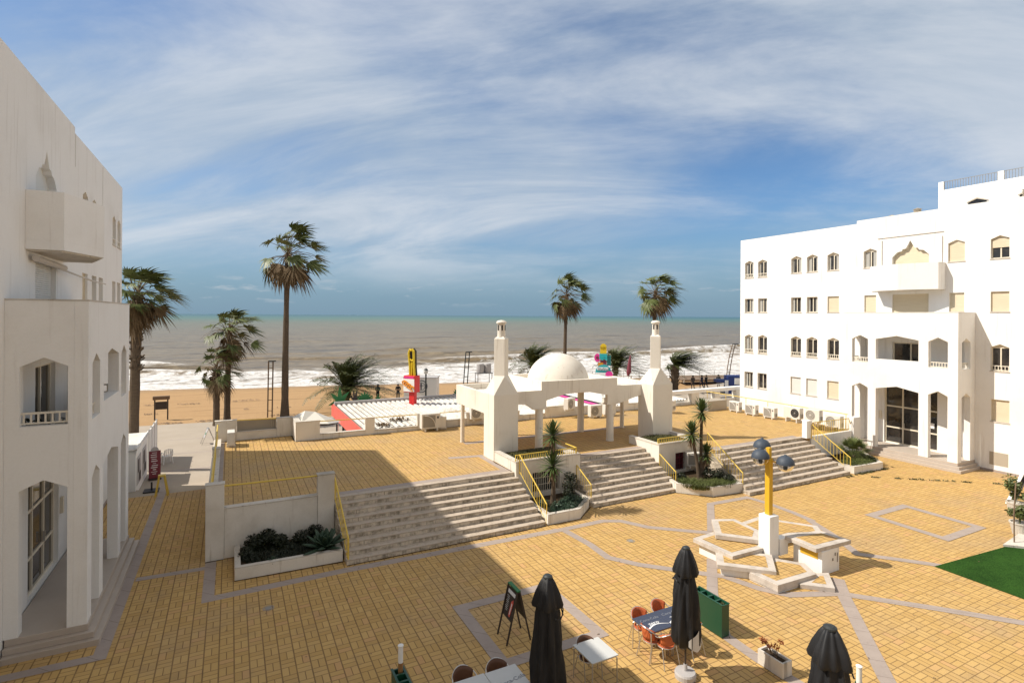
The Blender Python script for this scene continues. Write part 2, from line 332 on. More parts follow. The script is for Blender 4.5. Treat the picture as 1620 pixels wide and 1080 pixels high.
# ------------------------------------------------------------------ mesh helpers
class MB:
    def __init__(s): s.v = []; s.f = []; s.mi = []; s.k = 0
    def add(s, vs, fs):
        o = len(s.v); s.v.extend([tuple(v) for v in vs])
        for f in fs: s.f.append(tuple(i + o for i in f)); s.mi.append(s.k)
    def box(s, a, b, M4=None):
        x0, y0, z0 = a; x1, y1, z1 = b
        vs = [(x0, y0, z0), (x1, y0, z0), (x1, y1, z0), (x0, y1, z0), (x0, y0, z1), (x1, y0, z1), (x1, y1, z1), (x0, y1, z1)]
        if M4: vs = [tuple(M4 @ Vector(v)) for v in vs]
        s.add(vs, [(3, 2, 1, 0), (4, 5, 6, 7), (0, 1, 5, 4), (1, 2, 6, 5), (2, 3, 7, 6), (3, 0, 4, 7)])
    def prism(s, pts, z0, z1, top=True, bot=True):
        n = len(pts); vs = [(x, y, z0) for x, y in pts] + [(x, y, z1) for x, y in pts]
        fs = [(i, (i + 1) % n, n + (i + 1) % n, n + i) for i in range(n)]
        s.add(vs, fs)
        if top or bot:
            tri = tessellate_polygon([[Vector((x, y, 0)) for x, y in pts]])
            if top: s.add([(x, y, z1) for x, y in pts], [tuple(t) for t in tri])
            if bot: s.add([(x, y, z0) for x, y in pts], [tuple(t) for t in tri])
    def plate(s, loops, place, t0, t1):
        """polygon with holes in (a, b); place(a, b, depth) -> xyz; a slab between depths t0 and t1"""
        flat = [p for l in loops for p in l]
        tri = tessellate_polygon([[Vector((a, b, 0)) for a, b in l] for l in loops])
        for d in ((t0, t1) if t1 != t0 else (t0,)):
            s.add([place(a, b, d) for a, b in flat], [tuple(t) for t in tri])
        if t1 != t0:
            for l in loops:
                n = len(l)
                s.add([place(a, b, t0) for a, b in l] + [place(a, b, t1) for a, b in l], [(i, (i + 1) % n, n + (i + 1) % n, n + i) for i in range(n)])
    def tube(s, pts, r, n=8, cap=True):
        pts = [Vector(p) for p in pts]; m = len(pts)
        rs = [r] * m if isinstance(r, (int, float)) else r
        rings = []; ref = None
        for i, p in enumerate(pts):
            d = (pts[min(i + 1, m - 1)] - pts[max(i - 1, 0)])
            d = d.normalized() if d.length > 1e-9 else Vector((0, 0, 1))
            if ref is None: ref = Vector((1, 0, 0)) if abs(d.x) < .8 else Vector((0, 1, 0))
            u = (ref - d * ref.dot(d)).normalized(); w = d.cross(u); ref = u
            rings.append([p + (u * math.cos(2 * math.pi * k / n) + w * math.sin(2 * math.pi * k / n)) * rs[i] for k in range(n)])
        vs = [v for rg in rings for v in rg]; fs = []
        for i in range(m - 1):
            for k in range(n):
                a = i * n + k; b = i * n + (k + 1) % n
                fs.append((a, b, b + n, a + n))
        if cap: fs.append(tuple(range(n - 1, -1, -1))); fs.append(tuple(range((m - 1) * n, m * n)))
        s.add(vs, fs)
    def bar(s, a, b, w, h=None):
        """square bar"""
        h = h or w
        a = Vector(a); b = Vector(b); d = (b - a); L = d.length; q = d.to_track_quat('Z', 'Y').to_matrix().to_4x4()
        s.box((-w / 2, -h / 2, 0), (w / 2, h / 2, L), Matrix.Translation(a) @ q)
    def lathe(s, c, prof, n=24, fr=None):
        vs = []; fs = []
        for (r, z) in prof:
            for k in range(n):
                a = 2 * math.pi * k / n; rr = r * (fr(a, z) if fr else 1)
                vs.append((c[0] + rr * math.cos(a), c[1] + rr * math.sin(a), c[2] + z))
        for i in range(len(prof) - 1):
            for k in range(n):
                a = i * n + k; b = i * n + (k + 1) % n; fs.append((a, b, b + n, a + n))
        s.add(vs, fs)
    def strip(s, pts, ws, side):
        """flat blade along pts, half widths ws, side vector"""
        n = len(pts); vs = []
        for p, w in zip(pts, ws): vs.append(Vector(p) - side * w); vs.append(Vector(p) + side * w)
        s.add(vs, [(2 * i, 2 * i + 1, 2 * i + 3, 2 * i + 2) for i in range(n - 1)])
    def mesh(s, name, mats, smooth=False):
        me = bpy.data.meshes.new(name); me.from_pydata(s.v, [], s.f)
        for m in mats: me.materials.append(m)
        for p, i in zip(me.polygons, s.mi):
            p.material_index = i; p.use_smooth = smooth
        me.validate(); me.update(); return me

def fixn(me):
    b = bmesh.new(); b.from_mesh(me); bmesh.ops.remove_doubles(b, verts=b.verts, dist=1e-5)
    bmesh.ops.recalc_face_normals(b, faces=b.faces); b.to_mesh(me); b.free(); me.update()
def tag(o, label, cat, group=None):
    o['label'] = label; o['category'] = cat
    if group: o['group'] = group
    return o
def obj(name, mb, mats, parent=None, smooth=False, fix=False, bevel=0, world=True):
    if not isinstance(mats, (list, tuple)): mats = [mats]
    me = mb.mesh(name, mats, smooth)
    if fix: fixn(me)
    o = bpy.data.objects.new(name, me); C.objects.link(o)
    if parent is not None:
        o.parent = parent
        if world:
            T = Matrix.Translation(-WP(parent)); o.matrix_parent_inverse = T
    if bevel:
        m = o.modifiers.new('bevel', 'BEVEL'); m.width = bevel; m.segments = 2; m.limit_method = 'ANGLE'; m.angle_limit = R_(40)
    return o
def WP(o):
    """world position of an unrotated parent chain whose meshes sit in world coordinates"""
    return Vector(o.location) if o.parent is None else Vector((0, 0, 0)) + o.location
def sub(name, mb, mats, parent, **kw):
    """child of a part that itself holds world-coordinate mesh (part sits at its thing's origin offset)"""
    o = obj(name, mb, mats, None, **kw); o.parent = parent; return o
def empty(name, loc, label=None, cat=None, group=None, rz=0):
    o = bpy.data.objects.new(name, None); C.objects.link(o); o.location = loc; o.rotation_euler = (0, 0, rz); o.empty_display_size = .2
    if label: tag(o, label, cat, group)
    return o
def struct(name, mb, mats, **kw):
    o = obj(name, mb, mats, **kw); o['kind'] = 'structure'; return o
def dup(root, loc, rz, label=None, group=None):
    def cp(o, par):
        c = o.copy(); C.objects.link(c)
        if par: c.parent = par
        for ch in list(o.children): cp(ch, c)
        return c
    kids = list(root.children)
    r = root.copy(); C.objects.link(r); r.location = loc; r.rotation_euler = (0, 0, rz)
    if label: r['label'] = label
    if group: r['group'] = group
    for ch in kids: cp(ch, r)
    return r
def text_mesh(body, size, ext=.002):
    cu_ = bpy.data.curves.new('lettering', 'FONT'); cu_.body = body; cu_.size = size; cu_.extrude = ext; cu_.align_x = 'CENTER'; cu_.align_y = 'CENTER'
    to = bpy.data.objects.new('lettering', cu_); C.objects.link(to)
    dg = bpy.context.evaluated_depsgraph_get(); me = bpy.data.meshes.new_from_object(to.evaluated_get(dg))
    bpy.data.objects.remove(to); return me
def text_obj(name, body, size, M4, m, parent):
    me = text_mesh(body, size); me.materials.clear(); me.materials.append(m); me.transform(M4)
    o = bpy.data.objects.new(name, me); C.objects.link(o); o.parent = parent; return o

T = 1.44      # height of the terrace
PZ = -0.5     # level of the promenade

# ------------------------------------------------------------------ ground, sand, sea
def shore(x): return 85 - .24 * x
mb = MB(); mb.box((-60, -30, -.6), (120, 29.3, 0)); struct('plaza', mb, M['paving'])
mb = MB()
mb.prism([(-90, 29.3), (260, 29.3), (260, 22), (38, 47.0), (11.6, 47.9), (-1.2, 50.1), (-90, 60)][::1] if False else
         [(-90, 29.304), (200, 29.304), (140, 34), (62, 52), (40, 47.2), (11.6, 47.8), (-1.2, 50.1), (-90, 59)], -1.4, PZ)
struct('promenade', mb, M['promenade'])
mb = MB(); mb.box((-9, 29.304, PZ - .1), (-.7, 30.0, -.25)); struct('promenade_step', mb, M['promenade'])
mb = MB()     # two worn kerb lines that cross the promenade
for y0, w in ((35.2, .22), (39.4, .16), (43.8, .14)):
    mb.add([(-6, y0 + .3, PZ + .004), (3, y0 - .15, PZ + .004), (3, y0 - .15 + w, PZ + .004), (-6, y0 + .3 + w, PZ + .004)], [(0, 1, 2, 3)])
struct('promenade_joint', mb, M['stone'])
# beach: one sheet from under the promenade down below the water
mb = MB(); nx, ny = 150, 46
for j in range(ny + 1):
    for i in range(nx + 1):
        x = -160 + 420 * i / nx; yb = shore(x); y = 40 + (yb + 25 - 40) * j / ny
        f = (y - 46) / max(1, yb - 46)
        z = -.62 - 1.40 * min(max(f, 0), 1.6) ** 1.1 + .09 * noise.noise(Vector((x * .25, y * .35, 0))) * min(1, max(0, (f) * 4))
        mb.v.append((x, y, z))
for j in range(ny):
    for i in range(nx):
        a = j * (nx + 1) + i; mb.f.append((a, a + 1, a + nx + 2, a + nx + 1)); mb.mi.append(0)
struct('beach', mb, M['sand'], smooth=True)
# sea: surf with real crests near the shore, then out to the horizon, one sheet
SEA = -2.0
xs = [-300 + i * 2.2 for i in range(0, 318)]
ys = []
yy = -6.0
while yy < 190: ys.append(yy); yy += .75 if yy < 75 else 2.0
yo = [230, 300, 420, 600, 900, 1500, 3000, 7000, 16000, 40000]
mb = MB(); crest = []
def wave(x, yp):
    h = 0; c = 0
    ext = max(x - 20, 0) * .52
    for (y0, amp, wd, sd) in ((31, 1.7, 3.0, 3), (20, .75, 2.6, 11), (10, .45, 2.2, 17), (52, 1.0, 4.5, 29), (72, .55, 5, 31), (104, .5, 7, 37), (140, .45, 8, 41)):
        off = 3.5 * noise.noise(Vector((x * .018, sd, 0))) * 2 + ext * (.55 if y0 < 60 else 1)
        a = amp * max(0, .55 + 1.1 * noise.noise(Vector((x * .030, sd * 3.1, 1))))
        d = yp - y0 - off
        hh = a * math.exp(-(d / (wd * (.55 if d < 0 else 1.3))) ** 2)
        h += hh
        if y0 < 40 and a > amp * .5: c = max(c, min(1, (hh / amp - .38) * 3) if d < 1.0 else 0)
    h += .10 * noise.noise(Vector((x * .22, yp * .45, 5))) * min(1, max(0, yp / 8))
    return h, max(0, c)
for yp in ys:
    for x in xs:
        h, c = wave(x, yp); mb.v.append((x, shore(x) + yp, SEA + h)); crest.append(c)
nxs = len(xs)
for j in range(len(ys) - 1):
    for i in range(nxs - 1):
        a = j * nxs + i; mb.f.append((a, a + 1, a + nxs + 1, a + nxs)); mb.mi.append(0)
base_row = (len(ys) - 1) * nxs
prev = [base_row + i for i in range(nxs)]
for yf in yo:
    row = []
    for i, x in enumerate(xs):
        k = yf / 190.; row.append(len(mb.v)); mb.v.append((x * k if yf > 190 else x, shore(x) * max(0, 1 - yf / 3000) + yf, SEA)); crest.append(0)
    for i in range(nxs - 1): mb.f.append((prev[i], prev[i + 1], row[i + 1], row[i])); mb.mi.append(0)
    prev = row
so_ = struct('sea', mb, M['sea'], smooth=True)
at = so_.data.attributes.new('crest', 'FLOAT', 'POINT'); at.data.foreach_set('value', crest)

mb = MB(); rw = random.Random(77)
for i in range(1500):
    x = rw.uniform(-14, 45); k_ = rw.choice((0, 0, 1, 2)); yl = (52.3, 58.5, 66.0)[k_] - .10 * x + 1.2 * noise.noise(Vector((x * .15, k_ * 9, 0)))
    if noise.noise(Vector((x * .35, k_ * 5 + 2, 0))) < .05: continue
    y = yl + rw.gauss(0, .16); f = (y - 46) / (shore(x) - 46); z = -.62 - 1.40 * max(f, 0) ** 1.1 + .07; a = rw.gauss(0, .5); l_ = rw.uniform(.06, .25)
    mb.strip([(x, y, z), (x + l_ * math.cos(a), y + l_ * math.sin(a), z + rw.uniform(.01, .08)), (x + 2 * l_ * math.cos(a), y + 2 * l_ * math.sin(a), z)], (.02, .05, .01), Vector((-math.sin(a), math.cos(a), .3)))
o = obj('seaweed', mb, M['wood']); tag(o, 'lines of dark seaweed and debris left on the beach sand', 'seaweed'); o['kind'] = 'stuff'

# raised terrace
mb = MB()
mb.prism([(-.69, 20.92), (3.42, 20.92), (3.42, 20.98), (11.0, 20.98), (11.0, 22.0), (14.2, 22.0), (14.2, 21.78), (18.95, 21.78), (18.95, 22.0),
          (21.9, 22.0), (21.9, 19.88), (28.9, 19.88), (28.9, 19.6), (33.3, 19.6), (33.3, 31.0), (3.1, 31.0), (3.1, 32.6), (-.69, 32.6)], -1.2, T)
struct('terrace', mb, M['paving'])

# grey stone bands let into the paving (a sheet 4 mm above it)
mb = MB()
bz = [0.004]
def band(pts, w=.34, z=None):
    z = z if z is not None else bz[0]; bz[0] += .0006
    p = [Vector((x, y, 0)) for x, y in pts]; L = []; Rr = []
    for i, q in enumerate(p):
        d1 = (p[i] - p[i - 1]).normalized() if i else None
        d2 = (p[i + 1] - p[i]).normalized() if i < len(p) - 1 else None
        d = (d1 + d2).normalized() if d1 and d2 else (d1 or d2)
        n = Vector((-d.y, d.x, 0)); k = w / 2 / max(.5, n.dot(Vector((-(d2 or d1).y, (d2 or d1).x, 0))))
        L.append(q + n * k); Rr.append(q - n * k)
    for i in range(len(p) - 1):
        mb.add([(v.x, v.y, z) for v in (Rr[i], Rr[i + 1], L[i + 1], L[i])], [(0, 1, 2, 3)])
def ring(x0, y0, x1, y1, w=.34):
    z = bz[0]; bz[0] += .0006
    for a, b in (((x0, y0), (x1, y0 + w)), ((x0, y1 - w), (x1, y1)), ((x0, y0 + w), (x0 + w, y1 - w)), ((x1 - w, y0 + w), (x1, y1 - w))):
        mb.add([(a[0], a[1], z), (b[0], a[1], z), (b[0], b[1], z), (a[0], b[1], z)], [(0, 1, 2, 3)])
band([(-.54, 20.7), (-.54, 18.06)], .32); band([(-.70, 17.9), (3.3, 17.98), (11.2, 17.72)], .34)
band([(-2.55, 20.22), (-.70, 20.13)], .26); band([(-2.74, 31), (-2.74, 15.9)], .30); band([(-2.6, 16.05), (-8, 16.1)], .3)
band([(11.2, 17.7), (13.3, 17.72), (13.95, 17.4), (14.5, 16.4), (15.9, 15.2), (16.35, 14.9)], .3)
band([(11.4, 17.55), (11.52, 16.1), (11.45, 14.95), (12.05, 14.05), (13.0, 13.1), (13.9, 12.25), (14.25, 11.2), (14.7, 10.55), (16.1, 9.95), (17.75, 8.2), (19.5, 6.2)], .30)
band([(14.55, 13.3), (12.75, 11.62), (11.36, 9.95), (11.30, 8.9), (11.36, 7.2)], .32)
band([(16.4, 15.02), (18.74, 17.22), (20.95, 17.1), (21.1, 16.1), (21.06, 14.9), (20.9, 13.9)], .30)
band([(20.85, 14.05), (20.2, 12.6), (19.4, 11.3), (20.75, 9.8), (22.5, 7.5)], .30)
band([(17.0, 10.5), (16.1, 9.75), (13.25, 7.05), (12.2, 5.8)], .36)
band([(12.6, 7.0), (11.2, 6.9)], .3)
ring(5.58, 11.28, 8.70, 14.38); ring(23.5, 10.42, 26.38, 13.42)
struct('paving_bands', mb, M['stone'])
mb = MB(); bz[0] = T + .004
band([(-.45, 32.4), (-.45, 21.0)], .40); band([(3.42, 21.30), (10.95, 21.30)], .34); band([(10.72, 21.2), (10.72, 24.2)], .30)
band([(9.2, 24.3), (10.88, 24.0)], .34); band([(11.0, 26.7), (21.5, 26.55)], .42); band([(14.2, 22.08), (18.95, 22.08)], .3); band([(21.9, 20.18), (28.6, 20.18)], .3)
struct('terrace_bands', mb, M['stone'])
mb = MB()
mb.add([(20.72, 9.58, .012), (20.66, 7.1, .012), (20.6, 4.0, .012), (30, 3.6, .012), (30, 8.95, .012), (24.75, 9.26, .012)], [(0, 1, 2, 3, 4, 5)])
tag(obj('turf_mat', mb, M['turf']), 'green artificial turf mat laid on the plaza', 'turf mat')
# weeds growing in one open joint
mb = MB(); rw = random.Random(5)
for i in range(900):
    t = rw.random(); x = 29.4 + 6 * t + rw.gauss(0, .05); y = 16.4 - 4.6 * t + rw.gauss(0, .05)
    if noise.noise(Vector((t * 22, 0, 3))) < .02: continue
    h = .02 + .055 * rw.random(); a = rw.random() * 6.28
    mb.strip([(x, y, .002), (x + .5 * h * math.cos(a), y + .5 * h * math.sin(a), h * .7), (x + h * math.cos(a), y + h * math.sin(a), h)], (.02, .018, .003), Vector((-math.sin(a), math.cos(a), 0)))
for i in range(900):     # along the foot of the right flight and planter
    x = 28.0 + 4.6 * rw.random(); y = 16.98 + rw.gauss(0, .05); 
    if noise.noise(Vector((x * 3, 0, 9))) < 0: continue
    h = .03 + .06 * rw.random(); a = rw.random() * 6.28
    mb.strip([(x, y, .002), (x + h * math.cos(a), y + h * math.sin(a), h)], (.02, .003), Vector((-math.sin(a), math.cos(a), 0)))
o = obj('weeds', mb, M['weed']); tag(o, 'small weeds growing in a paving joint near the right block', 'weeds'); o['kind'] = 'stuff'

# small round drain covers and scattered dry leaves
for i, (x, y) in enumerate(((0.98, 16.62), (13.05, 15.7), (20.3, 15.6))):
    mb = MB(); n = 20
    for q, (r0_, r1_) in enumerate(((.0, .10), (.125, .15))):
        vs = [(x + r_ * math.cos(2 * math.pi * k / n), y + r_ * math.sin(2 * math.pi * k / n), .006) for r_ in (r0_ + .001, r1_) for k in range(n)]
        mb.add(vs, [(k, (k + 1) % n, n + (k + 1) % n, n + k) for k in range(n)])
    tag(obj('drain_cover', mb, M['acgrille']), ('small round drain cover in the shaded brick left of the menu board', 'small round drain cover in front of the middle steps', 'small round drain cover before the right steps')[i], 'drain cover', 'drain covers in the plaza')
mb = MB(); rw = random.Random(31)
for i in range(260):
    if rw.random() < .5: x = rw.uniform(-2, 30); y = rw.uniform(6, 18)
    else: x = rw.uniform(3.5, 29); y = (18.2 if x < 11 else 19.0 if x < 19 else 17.1) - abs(rw.gauss(0, .35))
    a = rw.uniform(0, 6.28); l_ = rw.uniform(.015, .05); sd = Vector((-math.sin(a), math.cos(a), 0))
    mb.strip([(x, y, .012), (x + l_ * math.cos(a), y + l_ * math.sin(a), .02 + rw.random() * .015), (x + 2 * l_ * math.cos(a), y + 2 * l_ * math.sin(a), .013)], (.004, .014, .002), sd)
o = obj('leaf_litter', mb, M['wood']); tag(o, 'dry leaves scattered over the plaza paving', 'leaves'); o['kind'] = 'stuff'
# dark grime along the foot of the walls
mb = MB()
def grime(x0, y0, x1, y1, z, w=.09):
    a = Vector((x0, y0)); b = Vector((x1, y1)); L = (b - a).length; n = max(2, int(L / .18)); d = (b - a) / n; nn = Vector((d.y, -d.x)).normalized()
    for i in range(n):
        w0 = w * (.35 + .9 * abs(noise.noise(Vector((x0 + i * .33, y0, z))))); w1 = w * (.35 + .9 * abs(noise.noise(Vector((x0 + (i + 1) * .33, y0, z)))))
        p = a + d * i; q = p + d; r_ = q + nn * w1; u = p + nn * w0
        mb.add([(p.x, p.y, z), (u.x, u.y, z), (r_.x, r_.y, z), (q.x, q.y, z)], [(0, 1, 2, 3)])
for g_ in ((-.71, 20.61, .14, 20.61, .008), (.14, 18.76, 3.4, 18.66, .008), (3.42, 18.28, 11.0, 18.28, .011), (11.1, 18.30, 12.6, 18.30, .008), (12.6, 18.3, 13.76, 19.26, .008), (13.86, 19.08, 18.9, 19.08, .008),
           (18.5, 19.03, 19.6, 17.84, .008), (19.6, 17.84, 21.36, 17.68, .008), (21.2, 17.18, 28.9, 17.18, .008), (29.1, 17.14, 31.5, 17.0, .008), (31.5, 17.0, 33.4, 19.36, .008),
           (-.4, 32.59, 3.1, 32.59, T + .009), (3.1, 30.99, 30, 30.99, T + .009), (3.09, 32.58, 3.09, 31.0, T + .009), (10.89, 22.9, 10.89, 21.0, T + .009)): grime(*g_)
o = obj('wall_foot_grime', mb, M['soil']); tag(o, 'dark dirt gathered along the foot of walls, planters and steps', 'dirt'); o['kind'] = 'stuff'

# ------------------------------------------------------------------ flights of steps
def flight(x0, x1, yb, label, x0b=None):
    mb = MB(); x0b = x0 if x0b is None else x0b
    n = 9; tr = .32; rs = T / n; rr = random.Random(int(x0 * 10))
    for k in range(n):
        y0 = yb + tr * k; y1 = yb + tr * n - .06; z1 = rs * (k + 1) + (.004 if k == n - 1 else 0); z0 = rs * k
        f = k / (n - 1); xa = x0b + (x0 - x0b) * f
        # the riser stands back 15 mm under a nosing of the tread
        mb.k = 1; mb.box((xa, y0 + .016, z0 if k == 0 else z0 - .01), (x1, y1, z1 - .032))
        mb.k = 0
        cuts = [xa]
        while cuts[-1] < x1 - 1.9: cuts.append(cuts[-1] + 1.15 + .7 * rr.random())
        cuts.append(x1)
        for a, b in zip(cuts[:-1], cuts[1:]):
            j = rr.uniform(-.004, .004)
            mb.box((a + .003, y0 + rr.uniform(-.006, .006), z1 - .032), (b - .003, y0 + tr + .05 if k < n - 1 else y1, z1 + (j if k < n - 1 else 0)))
    tag(obj('staircase', mb, [M['tread'], M['riser']]), label, 'steps')
flight(3.42, 11.0, 18.3, 'widest flight of stained stone steps, beside the agave planter')
flight(14.2, 18.93, 19.1, 'narrow middle flight of stone steps between the two yucca planters', 13.86)
flight(21.92, 28.88, 17.2, 'right flight of stone steps nearest the sunlit white building', 21.25)

# ------------------------------------------------------------------ terrace walls
def wallobj(name, boxes, label, cat='wall', m='wall', cop=True):
    e = empty(name, boxes[0][0], label, cat)
    mb = MB()
    for a, b in boxes: mb.box(a, b)
    obj('wall', mb, M[m], e, bevel=.012)
    if cop:
        mb = MB()
        for a, b in boxes: mb.box((a[0] - .02, a[1] - .02, b[2] + .001), (b[0] + .02, b[1] + .02, b[2] + .035))
        obj('coping', mb, M['coping'], e, bevel=.006)
    return e
def rail(mb, pts, r=.022): mb.tube(pts, r, 8)
e = wallobj('terrace_front_wall', [((-.71, 20.62, -.02), (-.16, 20.92, 2.50)), ((2.82, 20.62, 0), (3.40, 20.92, 2.40)), ((-.158, 20.66, 0), (2.818, 20.918, 1.66))],
            'stained white wall behind the agave planter, with a lowered middle and two end pillars')
mb = MB(); rail(mb, [(-.16, 20.79, 2.40), (2.82, 20.79, 2.36)], .03); obj('rail', mb, M['yellow'], e)
e = wallobj('terrace_side_wall', [((-.71, 20.95, -.5), (-.42, 24.6, 1.60)), ((-.71, 24.62, -.5), (-.42, 28.4, 1.60)), ((-.71, 28.42, -.5), (-.42, 28.8, 2.0)), ((-.71, 28.82, -.5), (-.42, 32.3, 1.62))],
            'low white wall along the left edge of the terrace, above the passage')
mb = MB()
rail(mb, [(-.57, 20.95, 2.36), (-.57, 24.7, 2.36), (-.57, 28.5, 2.36), (-.57, 32.3, 2.40)], .03)
for i in range(30): mb.tube([(-.57, 21.1 + i * .38, 1.6), (-.57, 21.1 + i * .38, 2.37)], .013, 5)
obj('rail', mb, M['yellow'], e)
e = wallobj('terrace_back_wall', [((-.70, 32.60, -.6), (.31, 32.86, 2.52)), ((2.29, 32.60, -.6), (3.12, 32.86, 2.46)), ((.312, 32.62, -.6), (2.288, 32.84, 1.86))],
            'white back wall at the left end of the terrace with a ribbed panel in its gap')
mb = MB(); rail(mb, [(.31, 32.7, 2.50), (2.29, 32.7, 2.46)], .03); obj('rail', mb, M['yellow'], e)
mb = MB()
for i in range(20): mb.box((.34 + i * .098, 32.88, 1.2), (.34 + i * .098 + .075, 32.95, 2.42))
mb.box((.33, 32.952, 1.2), (2.28, 32.98, 2.42)); obj('ribbed_panel', mb, M['beige'], e)
bx = [((3.10, 31.0, -.6), (4.33, 31.26, 2.45)), ((3.10, 31.27, -.6), (3.36, 32.58, 2.45)), ((4.332, 31.02, -.6), (6.758, 31.24, 1.70)), ((6.76, 31.0, -.6), (7.29, 31.26, 2.38)),
      ((7.292, 31.02, -.6), (9.79, 31.24, 1.66)), ((9.792, 31.0, -.6), (10.05, 31.26, 2.36)), ((10.052, 31.02, -.6), (12.9, 31.24, 1.85)), ((12.902, 31.0, -.6), (14.4, 31.26, 2.2)), ((14.402, 31.02, -.6), (15.4, 31.24, 1.7)),
      ((15.402, 31.0, -.6), (16.6, 31.26, 2.05)), ((16.602, 31.02, -.6), (18.5, 31.24, 1.75)), ((18.502, 31.0, -.6), (20.0, 31.26, 2.15)), ((20.002, 31.02, -.6), (23.3, 31.24, 2.0)), ((23.302, 31.0, -.6), (24.0, 31.26, 2.45)),
      ((24.002, 31.02, -.6), (24.9, 31.24, 1.75)), ((24.902, 31.0, -.6), (25.5, 31.26, 2.45)), ((25.502, 31.02, -.6), (29.2, 31.24, 1.9))]
e = wallobj('terrace_sea_wall', bx, 'long white parapet of pillars and gaps between the terrace and the kiosks')
mb = MB(); rail(mb, [(4.33, 31.12, 2.40), (6.76, 31.12, 2.36)], .025); rail(mb, [(7.29, 31.12, 2.36), (9.79, 31.12, 2.34)], .025); rail(mb, [(10.05, 31.12, 2.34), (12.9, 31.12, 2.32)], .025)
obj('rail', mb, M['yellow'], e)
# white beam on stubs at the far right of the terrace
e = empty('beam_wall', (33, 31, T), 'long white beam on stub piers at the far right end of the terrace', 'wall')
mb = MB(); mb.box((29.3, 31.0, 2.28), (37.5, 31.5, 2.54)); obj('beam', mb, M['plaster'], e, bevel=.015)
for x0, x1 in ((29.3, 29.6), (31.7, 32.5), (34.2, 34.8), (36.6, 37.4)):
    mb = MB(); mb.box((x0, 31.05, -.5), (x1, 31.45, 2.278)); obj('pier', mb, M['wall'], e)
mb = MB(); mb.box((29.3, 31.10, -.5), (37.5, 31.3, 1.62)); obj('infill_wall', mb, M['wall'], e)
# wall at the top right of the right flight
e = empty('stair_head_wall', (29, 19.5, 0), 'white wall and corner pillar at the head of the right flight of steps', 'wall')
mb = MB(); mb.box((28.62, 19.46, T), (29.08, 19.76, 2.42)); mb.box((29.082, 19.50, 0), (32.86, 19.70, 1.50)); mb.box((32.862, 19.40, 0), (33.55, 19.72, 2.28)); obj('wall', mb, M['plaster'], e, bevel=.012)
mb = MB(); rail(mb, [(29.1, 19.6, 2.26), (32.7, 19.6, 2.22), (32.86, 19.6, 1.9)], .022); rail(mb, [(29.1, 19.6, 1.62), (32.86, 19.6, 1.6)], .015)
for i in range(22): mb.tube([(29.25 + i * .165, 19.6, 1.5), (29.25 + i * .165, 19.6, 2.25)], .011, 5)
obj('rail', mb, M['yellow'], e)
# thin yellow rail along the right edge of the terrace
e = empty('terrace_edge_rail', (32.95, 25, T), 'thin yellow rail behind the row of air conditioners', 'railing')
mb = MB(); rail(mb, [(33.1, 19.9, 2.38), (33.1, 30.9, 2.38)], .025); obj('top_rail', mb, M['yellow'], e)
for i in range(7):
    mb = MB(); mb.tube([(33.1, 20.0 + i * 1.8, T), (33.1, 20.0 + i * 1.8, 2.38)], .018, 6); obj('post', mb, M['yellow'], e)

# yellow stair rails with balusters
def stair_rail(a, b, label, ha=.80, hb=.82, n=10):
    a = Vector(a); b = Vector(b)
    e = empty('stair_rail', a, label, 'railing', 'yellow rails beside the steps')
    up_ = Vector((0, 0, 1))
    mb = MB(); mb.tube([a, a + up_ * ha, b + up_ * hb, b], .026, 8); obj('handrail', mb, M['yellow'], e)
    mb = MB(); mb.tube([a + up_ * .10, b + up_ * .10], .016, 6); obj('bottom_rail', mb, M['yellow'], e)
    mb = MB()
    for i in range(1, n):
        f = i / n; p = a.lerp(b, f); mb.tube([p + up_ * .10, p + up_ * (ha + (hb - ha) * f - .015)], .011, 5)
    obj('balusters', mb, M['yellow'], e)
stair_rail((3.48, 18.36, 0), (3.42, 20.70, 1.44), 'yellow rail on the agave side of the widest steps', .85, .80, 12)
stair_rail((11.12, 18.46, 0), (11.08, 20.66, 1.40), 'yellow rail between the widest steps and the first yucca planter', .78, .82, 12)
stair_rail((14.0, 19.5, 0), (14.05, 20.68, .62), 'short yellow rail right of the first yucca planter', .86, .80, 7)
stair_rail((18.92, 19.5, 0), (18.98, 20.66, .58), 'short yellow rail left of the second yucca planter', .80, .80, 7)
stair_rail((21.48, 17.8, 0), (21.75, 20.2, 1.44), 'yellow rail between the second yucca planter and the right flight of steps', .86, .82, 13)
stair_rail((29.18, 17.38, 0), (29.0, 19.44, 1.42), 'yellow rail on the building side of the right flight of steps', .80, .80, 12)

# ------------------------------------------------------------------ planters
def kerb_planter(name, pts, h, label, w=.17, soil=.08):
    """low kerb round a bed: pts is the open front line from wall to wall"""
    e = empty(name, (pts[0][0], pts[0][1], 0), label, 'planter')
    p = [Vector((x, y)) for x, y in pts]; inn = []
    for i, q in enumerate(p):
        d1 = (p[i] - p[i - 1]).normalized() if i else (p[1] - p[0]).normalized()
        d2 = (p[i + 1] - p[i]).normalized() if i < len(p) - 1 else d1
        d = (d1 + d2).normalized(); n = Vector((-d.y, d.x)); inn.append(q + n * w / max(.5, n.dot(Vector((-d2.y, d2.x)))))
    mb = MB(); mb.prism([tuple(v) for v in p] + [tuple(v) for v in inn[::-1]], 0, h); obj('kerb', mb, M['wall'], e, fix=True, bevel=.01)
    mb = MB(); mb.prism([tuple(v) for v in p] + [tuple(v) for v in inn[::-1]], h + .001, h + .03); obj('coping', mb, M['coping'], e, fix=True)
    mb = MB(); mb.prism([tuple(v) for v in inn], .0, h - soil); obj('soil', mb, M['soil'], e, fix=True)
    return e
kerb_planter('bed_planter', [(.15, 20.64), (.15, 18.78), (3.36, 18.68), (3.38, 20.6)], .36, 'long low white planter with agave and dark shrubs in the shade')
